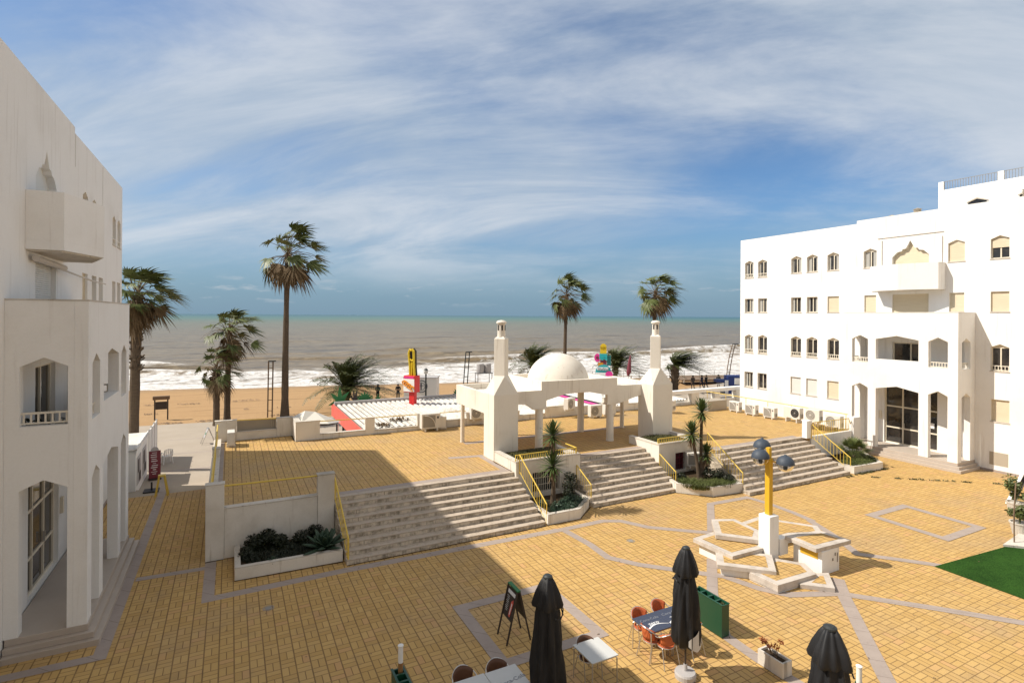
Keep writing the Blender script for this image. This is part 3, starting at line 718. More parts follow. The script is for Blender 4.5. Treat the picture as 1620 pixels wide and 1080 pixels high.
kerb_planter('bed_planter', [(11.16, 20.6), (11.10, 18.32), (12.62, 18.32), (13.74, 19.28), (13.84, 20.6)], .38, 'angular low white planter around the two-headed yucca, left of the middle steps')
kerb_planter('bed_planter', [(18.98, 20.6), (18.5, 19.05), (19.6, 17.86), (21.36, 17.70), (21.40, 20.6)], .40, 'angular low white planter around the three-headed yucca, left of the right steps')
kerb_planter('bed_planter', [(29.14, 19.42), (29.14, 17.16), (31.5, 17.02), (33.4, 19.38)], .35, 'low white planter with a small fan palm beside the sunlit building')

def tower_base(x0, x1, y0, y1, z, label, win, skip):
    e = empty('raised_planter', ((x0 + x1) / 2, y0, 0), label, 'planter')
    w = .24
    def pl(a, b, d): return (a, y0 + d, b)
    mb = MB()
    loops = [[(x0, 0), (x1, 0), (x1, z), (x0, z)], [(win[0], win[2]), (win[0], win[3]), (win[1], win[3]), (win[1], win[2])]]
    mb.plate(loops, pl, 0, w)
    mb.box((x0, y0 + w, 0), (x0 + w, y1, z)); mb.box((x1 - w, y0 + w, 0), (x1, y1, z))
    obj('wall', mb, M['wall'], e, fix=True)
    mb = MB()
    mb.box((x0 - .02, y0 - .02, z + .001), (x1 + .02, y0 + w, z + .05)); mb.box((x0 - .02, y0 + w + .001, z + .001), (x0 + w, y1, z + .05)); mb.box((x1 - w, y0 + w + .001, z + .001), (x1 + .02, y1, z + .05))
    obj('coping', mb, M['coping'], e)
    mb = MB(); mb.box((x0 + w, y0 + w, z - .5), (x1 - w, y1, z - .10)); obj('soil', mb, M['soil'], e)
    mb = MB(); mb.box((win[0] - .1, y0 + w + .05, win[2] - .1), (win[1] + .1, y0 + w + .1, win[3] + .1)); g = obj('recess', mb, M['dark'], e)
    mb = MB()
    for i in range(int((win[1] - win[0]) / .11) + 1):
        x = win[0] + .04 + i * .11; mb.box((x, y0 + .10, win[2]), (x + .022, y0 + .125, win[3]))
    for k in range(2):
        zz = win[2] + (win[3] - win[2]) * (k + 1) / 3; mb.box((win[0], y0 + .127, zz), (win[1], y0 + .145, zz + .025))
    obj('grille', mb, M['frame' if not skip else 'maroon'], e)
    mb = MB(); zt = z + .30
    mb.tube([(x0 + .02, y0 + .10, z + .05), (x0 + .02, y0 + .10, zt), (x1 - .14, y0 + .10, zt), (x1 - .14, y0 + .10, z + .05)], .026, 8)
    mb.tube([(x1 - .14, y0 + .10, zt), (x1 - .14, y0 + 1.0, zt)], .026, 8); mb.tube([(x0 + .02, y0 + .1, z + .1), (x1 - .14, y0 + .1, z + .1)], .014, 6)
    n = int((x1 - x0 - .2) / .115)
    for i in range(n): mb.tube([(x0 + .13 + i * .115, y0 + .10, z + .05), (x0 + .13 + i * .115, y0 + .10, zt)], .012, 5)
    obj('guard_rail', mb, M['yellow'], e)
    return e
tower_base(10.93, 14.24, 20.70, 23.0, 1.88, 'raised white planter block with grilles under the left chimney tower', (11.75, 13.15, .45, 1.34), False)
tower_base(18.96, 21.88, 20.70, 23.0, 1.80, 'raised white planter block with dark grille under the right chimney tower', (20.05, 20.75, .40, 1.30), True)

# ------------------------------------------------------------------ chimney towers
def tower(x0, x1, y0, y1, zb, label):
    e = empty('chimney_tower', ((x0 + x1) / 2, (y0 + y1) / 2, zb), label, 'tower')
    cx, cy = (x0 + x1) / 2, (y0 + y1) / 2; hd = .385
    z1, z2, z3 = 4.48, 5.34, 7.10
    mb = MB()
    sq = [(x0, y0), (x1, y0), (x1, y1), (x0, y1)]; dm = [(cx, cy - hd), (cx + hd, cy), (cx, cy + hd), (cx - hd, cy)]
    ringz = [[(x, y, zb) for x, y in sq], [(x, y, z1) for x, y in sq], [(x, y, z2) for x, y in dm], [(x, y, z3) for x, y in dm],
             [(cx + (x - cx) * .62, cy + (y - cy) * .62, z3 + .10) for x, y in dm]]
    vs = [v for r in ringz for v in r]; fs = []
    for k in range(4):
        for i in range(4):
            a = k * 4 + i; b = k * 4 + (i + 1) % 4
            if k == 1: fs += [(a, b, a + 4), (b, b + 4, a + 4)]
            else: fs.append((a, b, b + 4, a + 4))
    fs.append((16, 17, 18, 19)); mb.add(vs, fs); obj('body', mb, M['plaster_warm'], e, fix=True, bevel=.015)
    mb = MB(); mb.lathe((cx, cy, z3 + .09), [(.20, 0), (.19, .12), (.185, .62), (.24, .63), (.25, .70), (.17, .77), (.0, .80)], 18); pot = obj('chimney_pot', mb, M['plaster_warm'], e, smooth=False)
    mb = MB()
    for k in range(6):
        a = 2 * math.pi * k / 6 + .25; M4 = Matrix.Translation((cx, cy, z3 + .09)) @ Matrix.Rotation(a, 4, 'Z')
        mb.box((.165, -.038, .30), (.195, .038, .56), M4)
    o = sub('slot', mb, M['dark'], pot)
    return e
tower(10.90, 12.18, 22.88, 24.02, T, 'left white chimney tower, nearest the widest flight of steps')
tower(20.40, 21.80, 22.76, 23.98, T, 'right white chimney tower, behind the three-headed yucca')

# ------------------------------------------------------------------ domed pavilion
pv = empty('pavilion', (16.1, 25.7, T), 'white open pavilion with a dome on columns between the two towers', 'pavilion')
def xz(y0):
    return lambda a, b, d: (a, y0 + d, b)
X0, X1, Y0, Y1 = 10.92, 21.5, 23.72, 27.7
mb = MB()
prof = [(12.18, 4.45), (12.18, 3.86), (13.05, 3.80), (13.50, 3.52), (14.24, 3.52), (14.24, 3.92), (15.3, 4.16), (15.9, 4.20), (16.9, 4.19), (18.08, 3.96), (18.08, 3.48), (18.9, 3.46), (19.28, 3.58), (20.42, 3.84), (20.42, 4.42),
        (18.72, 4.43), (18.72, 4.87), (13.95, 4.89), (13.95, 4.45)]
mb.plate([prof], xz(Y0), 0, .22); obj('front_beam', mb, M['plaster_warm'], pv, fix=True)
mb = MB()
prof2 = [(X0, 4.45), (X0, 3.48), (12.5, 3.6), (13.3, 4.0), (17.4, 4.0), (18.3, 3.7), (19.6, 3.7), (20.4, 4.0), (X1, 3.6), (X1, 4.42), (18.72, 4.42), (18.72, 4.85), (13.95, 4.85), (13.95, 4.45)]
mb.plate([prof2], xz(Y1 - .2), 0, .2); obj('back_beam', mb, M['plaster_warm'], pv, fix=True)
mb = MB(); mb.box((X0, 23.96, 3.47), (X0 + .2, Y1 - .202, 4.46)); obj('left_beam', mb, M['plaster_warm'], pv, bevel=.01)
mb = MB(); mb.box((X1 - .2, 23.96, 3.6), (X1, Y1 - .202, 4.44)); obj('right_beam', mb, M['plaster_warm'], pv, bevel=.01)
mb = MB(); mb.box((13.97, Y0 + .222, 4.0), (14.17, Y1 - .202, 4.87)); obj('raised_parapet', mb, M['plaster_warm'], pv, bevel=.01)
mb = MB(); mb.box((18.52, Y0 + .222, 4.0), (18.70, Y1 - .202, 4.85)); obj('raised_parapet', mb, M['plaster_warm'], pv, bevel=.01)
mb = MB(); mb.box((X0 + .202, Y0 + .222, 4.02), (13.968, Y1 - .202, 4.16)); mb.box((18.702, Y0 + .222, 4.02), (X1 - .202, Y1 - .202, 4.16)); mb.box((14.172, Y0 + .222, 4.30), (18.518, Y1 - .202, 4.55)); obj('roof_slab', mb, M['wall'], pv)
mb = MB(); pr = []
for i in range(19):
    a = math.pi / 2 * i / 18; pr.append((1.71 * math.cos(a) if i < 18 else 0, 4.551 + 1.58 * math.sin(a)))
mb.lathe((16.18, 25.72, 0), pr, 56); obj('dome', mb, M['plaster_warm'], pv, smooth=True)
def column(x, y, r, z1, cap=None):
    mb = MB(); mb.lathe((x, y, T), [(r * 1.06, 0), (r * 1.06, .06), (r, .10), (r, z1 - T)], 20)
    c = obj('column', mb, M['plaster_warm'], pv, smooth=False)
    if cap:
        mb = MB(); mb.box((x - cap, y - .2, z1), (x + cap, y + .2, z1 + .05)); sub('capital', mb, M['plaster_warm'], c)
    return c
column(13.96, 23.98, .20, 3.47, .37); column(18.40, 23.93, .20, 3.43, .37)
column(11.03, 27.05, .11, 3.5); column(21.2, 26.4, .12, 4.02); column(18.28, 26.55, .19, 4.02, .3); column(14.1, 27.5, .12, 3.99)

# ------------------------------------------------------------------ the two mirrored apartment blocks
def block(side):
    if side == 'R':
        XF, OFF, DEP = 36.4, 0.0, 1.85
        Wp = lambda d, s, z: (XF - d, s, z)
        e = empty('apartment_block', (XF + 5, 20, 0), 'sunlit white apartment block on the right with pointed windows and entrance porch', 'building')
    else:
        XF, OFF, DEP = -4.75, 2.0, 1.60
        Wp = lambda d, s, z: (XF + d, s + OFF, z)
        e = empty('apartment_block', (XF - 5, 22, 0), 'shaded white apartment block on the left edge with entrance porch and balcony', 'building')
    def place(s, z, d): return Wp(d, s, z)
    S0, S1, ZT, ZT2, SB = 3.0, 30.5, 14.33, 14.53, 21.36
    def rect(s0, s1, z0, z1): return [(s0, z0), (s1, z0), (s1, z1), (s0, z1)]
    def point(s0, s1, z0, za, hs=.17): c = (s0 + s1) / 2; return [(s0, z0), (s1, z0), (s1, za - hs), (c, za), (s0, za - hs)]
    wins = []
    hw = .4
    for s, k in ((29.68, 'gr'), (28.47, 'gr'), (25.65, 'g'), (24.43, 'g'), (22.93, 'g'), (20.52, 'g'), (15.84, 's'), (13.88, 'h'), (11.9, 'g'), (9.9, 's'), (7.4, 'g')):
        wins.append(('p', s, hw, 11.30 if 'r' in k else 11.42, 12.64, k))
    for s, k in ((29.67, 'g'), (28.45, 'g'), (25.65, 'g'), (24.42, 'g'), (22.91, 's'), (20.5, 's'), (15.82, 's'), (13.87, 's'), (11.9, 'g'), (9.9, 's'), (7.4, 's')):
        wins.append(('r', s, hw if s not in (20.5, 15.82) else .365, 8.57, 9.65, k))
    for s, k in ((29.66, 'gr'), (28.43, 'gr'), (25.64, 'gr'), (24.42, 'gr'), (22.89, 'gr'), (13.86, 'gr'), (11.9, 'gr'), (9.9, 'gr'), (7.4, 'gr')):
        wins.append(('p', s, hw, 5.40, 6.84, k))
    for s, k in ((29.67, 'g'), (28.45, 'g'), (25.65, 'w'), (24.43, 'w'), (22.9, 's'), (13.84, 's'), (11.9, 's'), (9.9, 's'), (7.4, 's')):
        wins.append(('r', s, hw, 2.70, 3.88, k))
    if side == 'L': wins = [w for w in wins if w[1] > 21 or w[3] < 8]
    holes = []
    for (t, s, h, z0, za, k) in wins: holes.append(point(s - h, s + h, z0, za) if t == 'p' else rect(s - h, s + h, z0, za))
    orn = [(-1, 10.1), (1, 10.1), (1, 11.95), (.90, 12.06), (.72, 12.24), (.48, 12.28), (.42, 12.40), (.25, 12.42), (.11, 12.66), (0, 12.89), (-.11, 12.66), (-.25, 12.42), (-.42, 12.40), (-.48, 12.28), (-.72, 12.24), (-.90, 12.06), (-1, 11.95)]
    orn = [(18.2 + a, b) for a, b in orn]
    wide = rect(17.21, 19.2, 7.62, 9.65); ent = rect(16.72, 19.62, .46, 4.25); door1 = rect(17.25, 19.18, 4.62, 6.72); vent = rect(13.50, 14.26, .40, 1.05)
    outer = [(S0, 0), (S1, 0), (S1, ZT), (SB, ZT), (SB, ZT2), (S0, ZT2)]
    wall = MB()
    wall.plate([outer] + holes + [orn, wide, ent, door1], place, 0, -.24)
    for a, b, zt in ((S0, SB - .001, ZT2 - .02), (SB + .001, S1, ZT - .02)):
        p = Wp(-.26, a, 0); q = Wp(-14, b, zt)
        wall.box((min(p[0], q[0]), min(p[1], q[1]), 0), (max(p[0], q[0]), max(p[1], q[1]), zt))
    obj('wall', wall, M['plaster'], e, fix=True)
    mb = MB()
    def bx(d0, s0, z0, d1, s1, z1, m=None):
        a = Wp(d0, s0, z0); b = Wp(d1, s1, z1); (m or mb).box(tuple(min(i, j) for i, j in zip(a, b)), tuple(max(i, j) for i, j in zip(a, b)))
    bx(.002, S0, 0, .03, 14.9, .12); obj('plinth', mb, M['stone'], e)
    mb = MB(); bx(.002, 21.1, 0, .03, S1, .12); obj('plinth', mb, M['stone'], e)
    # ---- one window: frame (part) with panes, sill, shutter and balusters under it
    def window(t, s, h, z0, za, k):
        zs = za - .17 if t == 'p' else za
        nonlocal mb
        mb = MB(); fr = .05
        if k in 'gh' or k[0] in 'gh':
            bx(-.20, s - h, z0, -.14, s - h + fr, zs); bx(-.20, s + h - fr, z0, -.14, s + h, zs); bx(-.20, s - h + fr, z0, -.14, s + h - fr, z0 + fr); bx(-.20, s - h + fr, zs - fr, -.14, s + h - fr, zs)
            bx(-.20, s - .03, z0 + fr, -.135, s + .03, zs - fr)
            if t == 'p':
                mb.plate([[(s - h, zs + .001), (s + h, zs + .001), (s, za)]], place, -.20, -.145)
        else:
            bx(-.13, s - h, z0, -.07, s - h + .03, zs); bx(-.13, s + h - .03, z0, -.07, s + h, zs)
            if t == 'p': mb.plate([[(s - h, zs + .001), (s + h, zs + .001), (s, za)]], place, -.20, -.10)
        f = obj('window', mb, M['frame'], e, fix=True)
        if k[0] in 'gh':
            mb = MB(); bx(-.19, s - h + fr, z0 + fr, -.17, s - .03, zs - fr); bx(-.19, s + .03, z0 + fr, -.17, s + h - fr, zs - fr); sub('pane', mb, M['pane'], f)
            if k[0] == 'g' and (z0 > 8 or int(s * 7) % 3 == 0):
                q_ = .10 + .16 * ((s * 3.7 + z0 * 1.3) % 1); q2 = .06 + .2 * ((s * 5.1 + z0 * 2.3) % 1)
                mb = MB(); bx(-.168, s - h + fr, z0 + fr, -.164, s - h + fr + q_, zs - fr); sub('curtain', mb, M['curtain'], f)
                mb = MB(); bx(-.168, s + h - fr - q2, z0 + fr, -.164, s + h - fr, zs - fr); sub('curtain', mb, M['curtain'], f)
        if k[0] in 'swh':
            mb = MB(); zb = z0 + .01 if k[0] != 'h' else z0 + .55 * (zs - z0); n = int((zs - zb) / .055)
            for i in range(n):
                za_, zb_ = zb + (zs - zb) * i / n, zb + (zs - zb) * (i + 1) / n
                o_ = len(mb.v); d0 = -.115
                mb.add([Wp(d0, s - h + .03, za_), Wp(d0, s + h - .03, za_), Wp(d0 + .016, s + h - .03, za_ + .012), Wp(d0 + .016, s - h + .03, za_ + .012), Wp(d0 + .010, s + h - .03, zb_), Wp(d0 + .010, s - h + .03, zb_)], [(0, 1, 2, 3), (3, 2, 4, 5)])
            sub('shutter', mb, M['shutter_white' if (k[0] == 'w' or (side == 'L' and s in (20.5, 18.2))) else 'shutter'], f)
        mb = MB(); bx(-.12, s - h - .03, z0 - .045, .035, s + h + .03, z0 + .005); sub('sill', mb, M['sill'], f)
        if 'r' in k:
            mb = MB(); bx(-.05, s - h, z0 + .26, -.02, s + h, z0 + .30); bx(-.05, s - h, z0 + .05, -.02, s + h, z0 + .08)
            for i in range(6): ss = s - h + .04 + i * (2 * h - .08) / 5; bx(-.045, ss - .015, z0 + .08, -.025, ss + .015, z0 + .26)
            sub('baluster', mb, M['railw'], f)
    for w in wins: window(*w)
    # wide shuttered doors
    for (s0, s1, z0, z1, nm, pts) in ((17.21, 19.2, 7.62, 9.65, 'shutter', None), (0, 0, 0, 0, 'shutter', orn)):
        mb = MB()
        if pts is None:
            n = 34
            for i in range(n):
                a, b = z0 + (z1 - z0) * i / n, z0 + (z1 - z0) * (i + 1) / n
                mb.add([Wp(-.13, s0, a), Wp(-.13, s1, a), Wp(-.112, s1, a + .014), Wp(-.112, s0, a + .014), Wp(-.12, s1, b), Wp(-.12, s0, b)], [(0, 1, 2, 3), (3, 2, 4, 5)])
        else: mb.plate([[(18.2 + (a - 18.2) * .999, b) for a, b in pts]], place, -.22, -.20)
        obj('shutter', mb, M['shutter' if side == 'R' else 'shutter_white'], e, fix=pts is not None)
    mb = MB(); bx(.003, 13.48, .38, .012, 14.28, 1.07); obj('vent_grille', mb, M['beige'], e)
    # entrance glazing and the window door above it
    def glazing(s0, s1, z0, z1, ms, zs, nm):
        nonlocal mb
        mb = MB(); bx(-.20, s0, z0, -.12, s0 + .07, z1); bx(-.20, s1 - .07, z0, -.12, s1, z1); bx(-.20, s0 + .07, z1 - .07, -.12, s1 - .07, z1); bx(-.20, s0 + .07, z0, -.12, s1 - .07, z0 + .08)
        for m_ in ms: bx(-.19, m_ - .035, z0 + .08, -.115, m_ + .035, z1 - .07)
        for z_ in zs: bx(-.195, s0 + .07, z_ - .04, -.125, s1 - .07, z_ + .04)
        f = obj(nm, mb, M['frame'], e)
        mb = MB(); bx(-.185, s0 + .07, z0 + .08, -.165, s1 - .07, z1 - .07); sub('pane', mb, M['pane'], f)
        return f
    g = glazing(16.72, 19.62, .46, 4.25, (17.55, 18.61), (1.45, 2.75), 'entrance_door')
    mb = MB(); bx(-.163, 16.95, 1.75, -.158, 17.15, 2.05); sub('notice', mb, M['white'], g)
    mb = MB(); bx(-.115, 18.5, 1.5, -.06, 18.53, 1.8); sub('handle', mb, M['alu'], g)
    glazing(17.25, 19.18, 4.62, 6.72, (18.19,), (), 'terrace_door')
    # ---- porch with loggia above
    A, Bq = 14.93, 21.07; th = .28
    fh = []
    for s0, s1 in ((15.40, 16.33), (19.57, 20.52)):
        fh.append(point(s0, s1, .46, 4.20, .24)); fh.append(point(s0, s1, 5.48, 7.15, .24))
    fh.append(point(16.81, 19.11, .46, 4.20, .22)); fh.append(point(16.82, 19.12, 5.74, 7.16, .22))
    pm = MB()
    def front(s, z, d): return Wp(DEP + d, s, z)
    # piers run to the ground: ground openings cut from the bottom edge
    def notch(loops, lo, hi, zb, ztop):
        gs = sorted([l for l in loops if l[0][1] < 1], key=lambda l: l[0][0]); us = [l for l in loops if l[0][1] >= 1]
        o_ = [(lo, zb)]
        for l in gs: o_ += [(l[0][0], zb), l[4], l[3], l[2], (l[1][0], zb)]
        return [o_ + [(hi, zb), (hi, ztop), (lo, ztop)]] + us
    pm.plate(notch(fh, A, Bq, .46, 8.5), front, 0, -th)
    for s_ in (A, Bq - th):
        d1 = DEP - .40; d0 = max(.12, d1 - .92)
        lp = [point(d0, d1, .46, 4.15, .22), point(d0, d1, 5.46, 7.12, .22)]
        pm.plate(notch(lp, .003, DEP - th - .002, .46, 8.5), lambda a, b, d, s_=s_: Wp(a, s_ + d, b), 0, th)
    porch = obj('porch', pm, M['plaster'], e, fix=True)
    mb = MB(); bx(.003, A + th + .002, 4.32, DEP - th - .002, Bq - th - .002, 4.55); bx(.003, A + th + .002, 7.35, DEP - th - .002, Bq - th - .002, 7.60); sub('slab', mb, M['plaster'], porch)
    mb = MB(); bx(-.02 - .001 + .024, A - .01, 8.503, DEP + .02, Bq + .01, 8.53) if False else None
    bx(DEP - th, A - .015, 8.503, DEP + .015, Bq + .015, 8.535); bx(.003, A - .015, 8.503, DEP - th - .001, A + th, 8.535); bx(.003, Bq - th, 8.503, DEP - th - .001, Bq + .015, 8.535); sub('coping', mb, M['coping' if side == 'L' else 'plaster'], porch)
    for s0, s1 in ((15.40, 16.33), (19.57, 20.52)):
        mb = MB(); bx(DEP - .16, s0, 5.74, DEP - .12, s1, 5.79); bx(DEP - .16, s0, 5.50, DEP - .12, s1, 5.54)
        for i in range(7): ss = s0 + .05 + i * (s1 - s0 - .1) / 6; bx(DEP - .155, ss - .018, 5.54, DEP - .125, ss + .018, 5.74)
        sub('baluster', mb, M['railw'], porch)
    d1 = DEP - .40; d0 = max(.12, d1 - .92)
    for s_ in (A + .12, Bq - .16):
        mb = MB(); bx(d0, s_, 5.74, d1, s_ + .04, 5.79); bx(d0, s_, 5.50, d1, s_ + .04, 5.54)
        for i in range(7): dd = d0 + .05 + i * (d1 - d0 - .1) / 6; bx(dd - .018, s_ + .005, 5.54, dd + .018, s_ + .035, 5.74)
        sub('baluster', mb, M['railw'], porch)
    mb = MB(); bx(.032, A - .02, .30, DEP + .03, Bq + .02, .46); bx(.032, A - .15, .15, DEP + .17, Bq + .15, .298); bx(.032, A - .28, -.05, DEP + .30, Bq + .28, .148); st = obj('porch_steps', mb, M['floor'], e, bevel=.012)
    mb = MB(); bx(.003, 19.75, 1.9, .08, 19.9, 2.4); obj('intercom', mb, M['frame'], e)
    if side == 'L':
        mb = MB(); bx(.004, 15.62, 2.4, .02, 15.95, 3.05); obj('blue_plaque', mb, M['aqua'], e)
    # ---- balcony of the top floor
    mb = MB()
    def plan(z0, z1, pts):
        n = len(pts); vs = [Wp(d, s, z0) for d, s in pts] + [Wp(d, s, z1) for d, s in pts]
        mb.add(vs, [tuple(range(n)), tuple(range(n, 2 * n))] + [(i, (i + 1) % n, n + (i + 1) % n, n + i) for i in range(n)])
    P = [(.003, 16.35), (.80, 16.35), (1.36, 18.2), (.80, 20.05), (.003, 20.05)]
    plan(9.86, 10.10, P)
    k_ = .12; Q = [(.003, 16.35 + k_), (.80 - k_, 16.35 + k_), (1.36 - k_ * 1.1, 18.2), (.80 - k_, 20.05 - k_), (.003, 20.05 - k_)]
    for i in range(4): plan(10.101, 11.40, [P[i], P[i + 1], Q[i + 1], Q[i]])
    bal = obj('balcony', mb, M['plaster'], e, fix=True)
    mb = MB(); plan(9.82, 9.858, [(.003, 16.42), (.74, 16.42), (1.28, 18.2), (.74, 19.98), (.003, 19.98)]); sub('drip_ledge', mb, M['coping'], bal)
    if side == 'L':       # folded awning arm on the wall under the balcony
        mb = MB(); a = Vector(Wp(.16, 16.6, 9.64)); b_ = Vector(Wp(.18, 19.3, 9.58)); c_ = Vector(Wp(.30, 22.6, 9.36))
        mb.tube([a, b_], .085, 10); mb.tube([b_ + Vector((0, -.6, -.05)), c_], .03, 8); mb.tube([c_, c_ + Vector((0, 2.2, .0))], .022, 6)
        obj('awning_arm', mb, M['sill'], e)
    for (s0_, z0_, s1_, z1_) in () if side == 'L' else ((19.79, 11.5, 19.79, 13.05), (16.52, 11.42, 16.52, 12.95), (20.05, 13.2, 16.45, 13.2)):
        mb = MB(); mb.tube([Wp(.03, s0_, z0_), Wp(.03, s1_, z1_)], .018, 6); obj('conduit', mb, M['sill' if side == 'R' else 'plaster'], e)
    for (s0_, z0_, z1_) in ((25.9, 12.0, 14.25), (21.40, 13.2, 14.30)) if side == 'L' else ():
        mb = MB(); bx(.002, s0_, z0_, .006, s0_ + .035, z1_); obj('joint', mb, M['coping'], e)
    # ---- roof: set-back storey with railing, vents
    mb = MB(); bx(-3.6, S0, ZT2 - .018, -11, 18.4, 16.30); ph = obj('penthouse', mb, M['plaster'], e)
    mb = MB(); pass
    for s_ in (18.12, 15.1, 9.1):
        mb = MB(); bx(-3.6, s_, 16.301, -3.78, s_ + .28, 16.84); sub('pier', mb, M['plaster'], ph)
    mb = MB()
    bx(-3.66, S0, 16.80, -3.70, 18.12, 16.84)
    s = 3.1
    while s < 18.1: bx(-3.67, s, 16.301, -3.69, s + .025, 16.80); s += .14
    sub('railing', mb, M['grey_metal'], ph)
    for s in (16.35, 13.9):
        mb = MB(); mb.plate([[(s - .45, 14.75), (s + .45, 14.75), (s + .45, 15.28), (s, 15.42), (s - .45, 15.28)]], place, -3.575, -3.597); sub('window', mb, M['pane'], ph)
        mb = MB(); mb.plate([[(s - .55, 15.28), (s - .45, 15.26), (s, 15.42), (s + .45, 15.26), (s + .55, 15.28), (s, 15.50)]], place, -3.50, -3.597); sub('window_hood', mb, M['beige'], ph)
    for s_, d_, r_, h_ in ((18.6, -1.6, .22, .42), (20.6, -2.6, .22, .40), (13.1, -1.2, .30, .5)):
        mb = MB(); p = Wp(d_, s_, ZT2 - .02); prf = [(r_, 0)]
        for i in range(5): prf += [(r_, .06 + h_ * i / 5), (r_ * .82, .07 + h_ * i / 5), (r_ * .82, .05 + h_ * (i + .8) / 5), (r_, .06 + h_ * (i + .8) / 5)]
        prf += [(r_ * 1.1, h_ + .05), (0, h_ + .14)]; mb.lathe(p, prf, 18); obj('roof_vent', mb, M['beige'], e)
    mb = MB(); mb.lathe(Wp(-2.6, 19.3, ZT2 - .02), [(.9 * math.cos(a * .157), .45 * math.sin(a * .157)) for a in range(11)], 24); obj('roof_dome', mb, M['plaster'], e, smooth=True)
    return e
block('R'); block('L')

# ------------------------------------------------------------------ air conditioners (local axes: front faces -Y, base at z 0)
def ac_unit(kind, w=.86, h=.66, dp=.34, stand=.10):
    """kind: 'arc' = square grille with an arc, 'fan' = round grille, 'black' = black round fan"""
    e = empty('air_conditioner', (0, 0, 0))
    mb = MB(); mb.box((-w / 2, 0, stand), (w / 2, dp, stand + h)); obj('casing', mb, M['ac'], e, world=False, bevel=.018)
    mb = MB()
    cx = -w * .14; cz = stand + h / 2; r = h * .40
    if kind == 'arc':
        mb.box((-w / 2 + .06, -.012, stand + .07), (w / 2 - .24, -.002, stand + h - .07)); obj('grille', mb, M['acgrille'], e, world=False)
        mb = MB(); pts = [(w / 2 - .24 - (h - .14) * (1 - math.cos(t * math.pi / 16)) * .95, -.02, stand + .07 + (h - .14) * math.sin(t * math.pi / 16)) for t in range(9)]
        mb.tube(pts, .017, 6); obj('arc_rib', mb, M['ac'], e, world=False)
        mb = MB(); mb.box((w / 2 - .16, -.012, stand + h - .22), (w / 2 - .09, -.002, stand + h - .13)); obj('badge', mb, M['acdark'], e, world=False)
    else:
        m_ = M['acdark'] if kind == 'black' else M['acgrille']
        if kind == 'black': cx = w * .20
        n = 26; vs = [(cx + r * math.cos(2 * math.pi * k / n), -.012, cz + r * math.sin(2 * math.pi * k / n)) for k in range(n)]
        mb.add(vs + [(x, -.001, z) for x, y, z in vs], [tuple(range(n - 1, -1, -1))] + [(k, (k + 1) % n, n + (k + 1) % n, n + k) for k in range(n)])
        obj('grille', mb, m_, e, world=False)
        mb = MB()
        for q in (.99, .66, .33):
            mb.tube([(cx + r * q * math.cos(2 * math.pi * k / n), -.018, cz + r * q * math.sin(2 * math.pi * k / n)) for k in range(n + 1)], .006, 4, False)
        mb.tube([(cx, -.022, cz), (cx, -.01, cz)], .045, 10); obj('fan_guard', mb, M['ac'] if kind != 'black' else M['acgrille'], e, world=False)
    mb = MB(); mb.box((w / 2 + .001, .06, stand + .1), (w / 2 + .05, dp - .08, stand + h * .45)); obj('valve_cover', mb, M['acgrille'], e, world=False)
    for s_ in (-1, 1):
        mb = MB(); mb.box((s_ * w * .32 - .03, -.04, 0), (s_ * w * .32 + .03, dp + .04, stand)); obj('foot', mb, M['ac'], e, world=False)
    return e
G_AC = 'air conditioners standing on the terrace'
def place_ac(proto, x, y, z, rz, label, sc=1.0):
    o = proto if not proto.get('label') else dup(proto, (0, 0, 0), 0)
    o.location = (x, y, z); o.rotation_euler = (0, 0, R_(rz)); o.scale = (sc, sc, sc); tag(o, label, 'air conditioner', G_AC); return o
pa = ac_unit('arc'); pf = ac_unit('fan', .92, .74, .36, .10); pb = ac_unit('black', 1.15, .70, .38, .26)
RF = -90    # front towards the camera side of the plaza (-X)
place_ac(pa, 31.85, 27.2, T, RF, 'white square-grilled air conditioner farthest along the row by the right block, beside the brown cabinet')
place_ac(pa, 31.80, 25.8, T, RF, 'white square-grilled air conditioner, second from the far end of the row by the right block')
place_ac(pa, 31.88, 24.4, T, RF, 'white square-grilled air conditioner next to the one with the black fan')
place_ac(pb, 32.25, 23.0, T, RF, 'wide white air conditioner with a black fan on a metal stand')
place_ac(pf, 32.35, 21.65, T + .18, RF, 'round-fan air conditioner beside the white pillar at the stair head')
place_ac(pf, 32.35, 20.35, T + .02, RF, 'round-fan air conditioner standing on brown crates behind the yellow stair-head rail')
place_ac(pa, 10.42, 30.35, T + .02, 0, 'large square-grilled air conditioner by the white gap in the sea parapet, facing the plaza', 1.32)
pa2 = place_ac(pa, 11.45, 30.7, T + .04, 70, 'air conditioner turned sideways behind the large one left of the pavilion')
place_ac(pf, 13.55, 30.7, T + .30, 0, 'round-fan air conditioner seen between the left tower and the pavilion column')
place_ac(pf, 20.25, 30.45, T + .45, 25, 'round-fan air conditioner left of the thick round pavilion column')
place_ac(pf, 21.65, 29.6, T, 0, 'round-fan air conditioner just right of the thick round pavilion column')
place_ac(pf, 22.95, 29.75, T + .02, 0, 'air conditioner partly hidden by the square pavilion column')
place_ac(pa, 27.25, 28.9, T + .16, -90, 'square-grilled air conditioner standing alone right of the right tower')
place_ac(pa, .22, 31.45, T, 90, 'small air conditioner in the left corner of the terrace')
place_ac(pa, 20.95, 20.22, .55, -25, 'air conditioner standing behind the three-headed yucca')
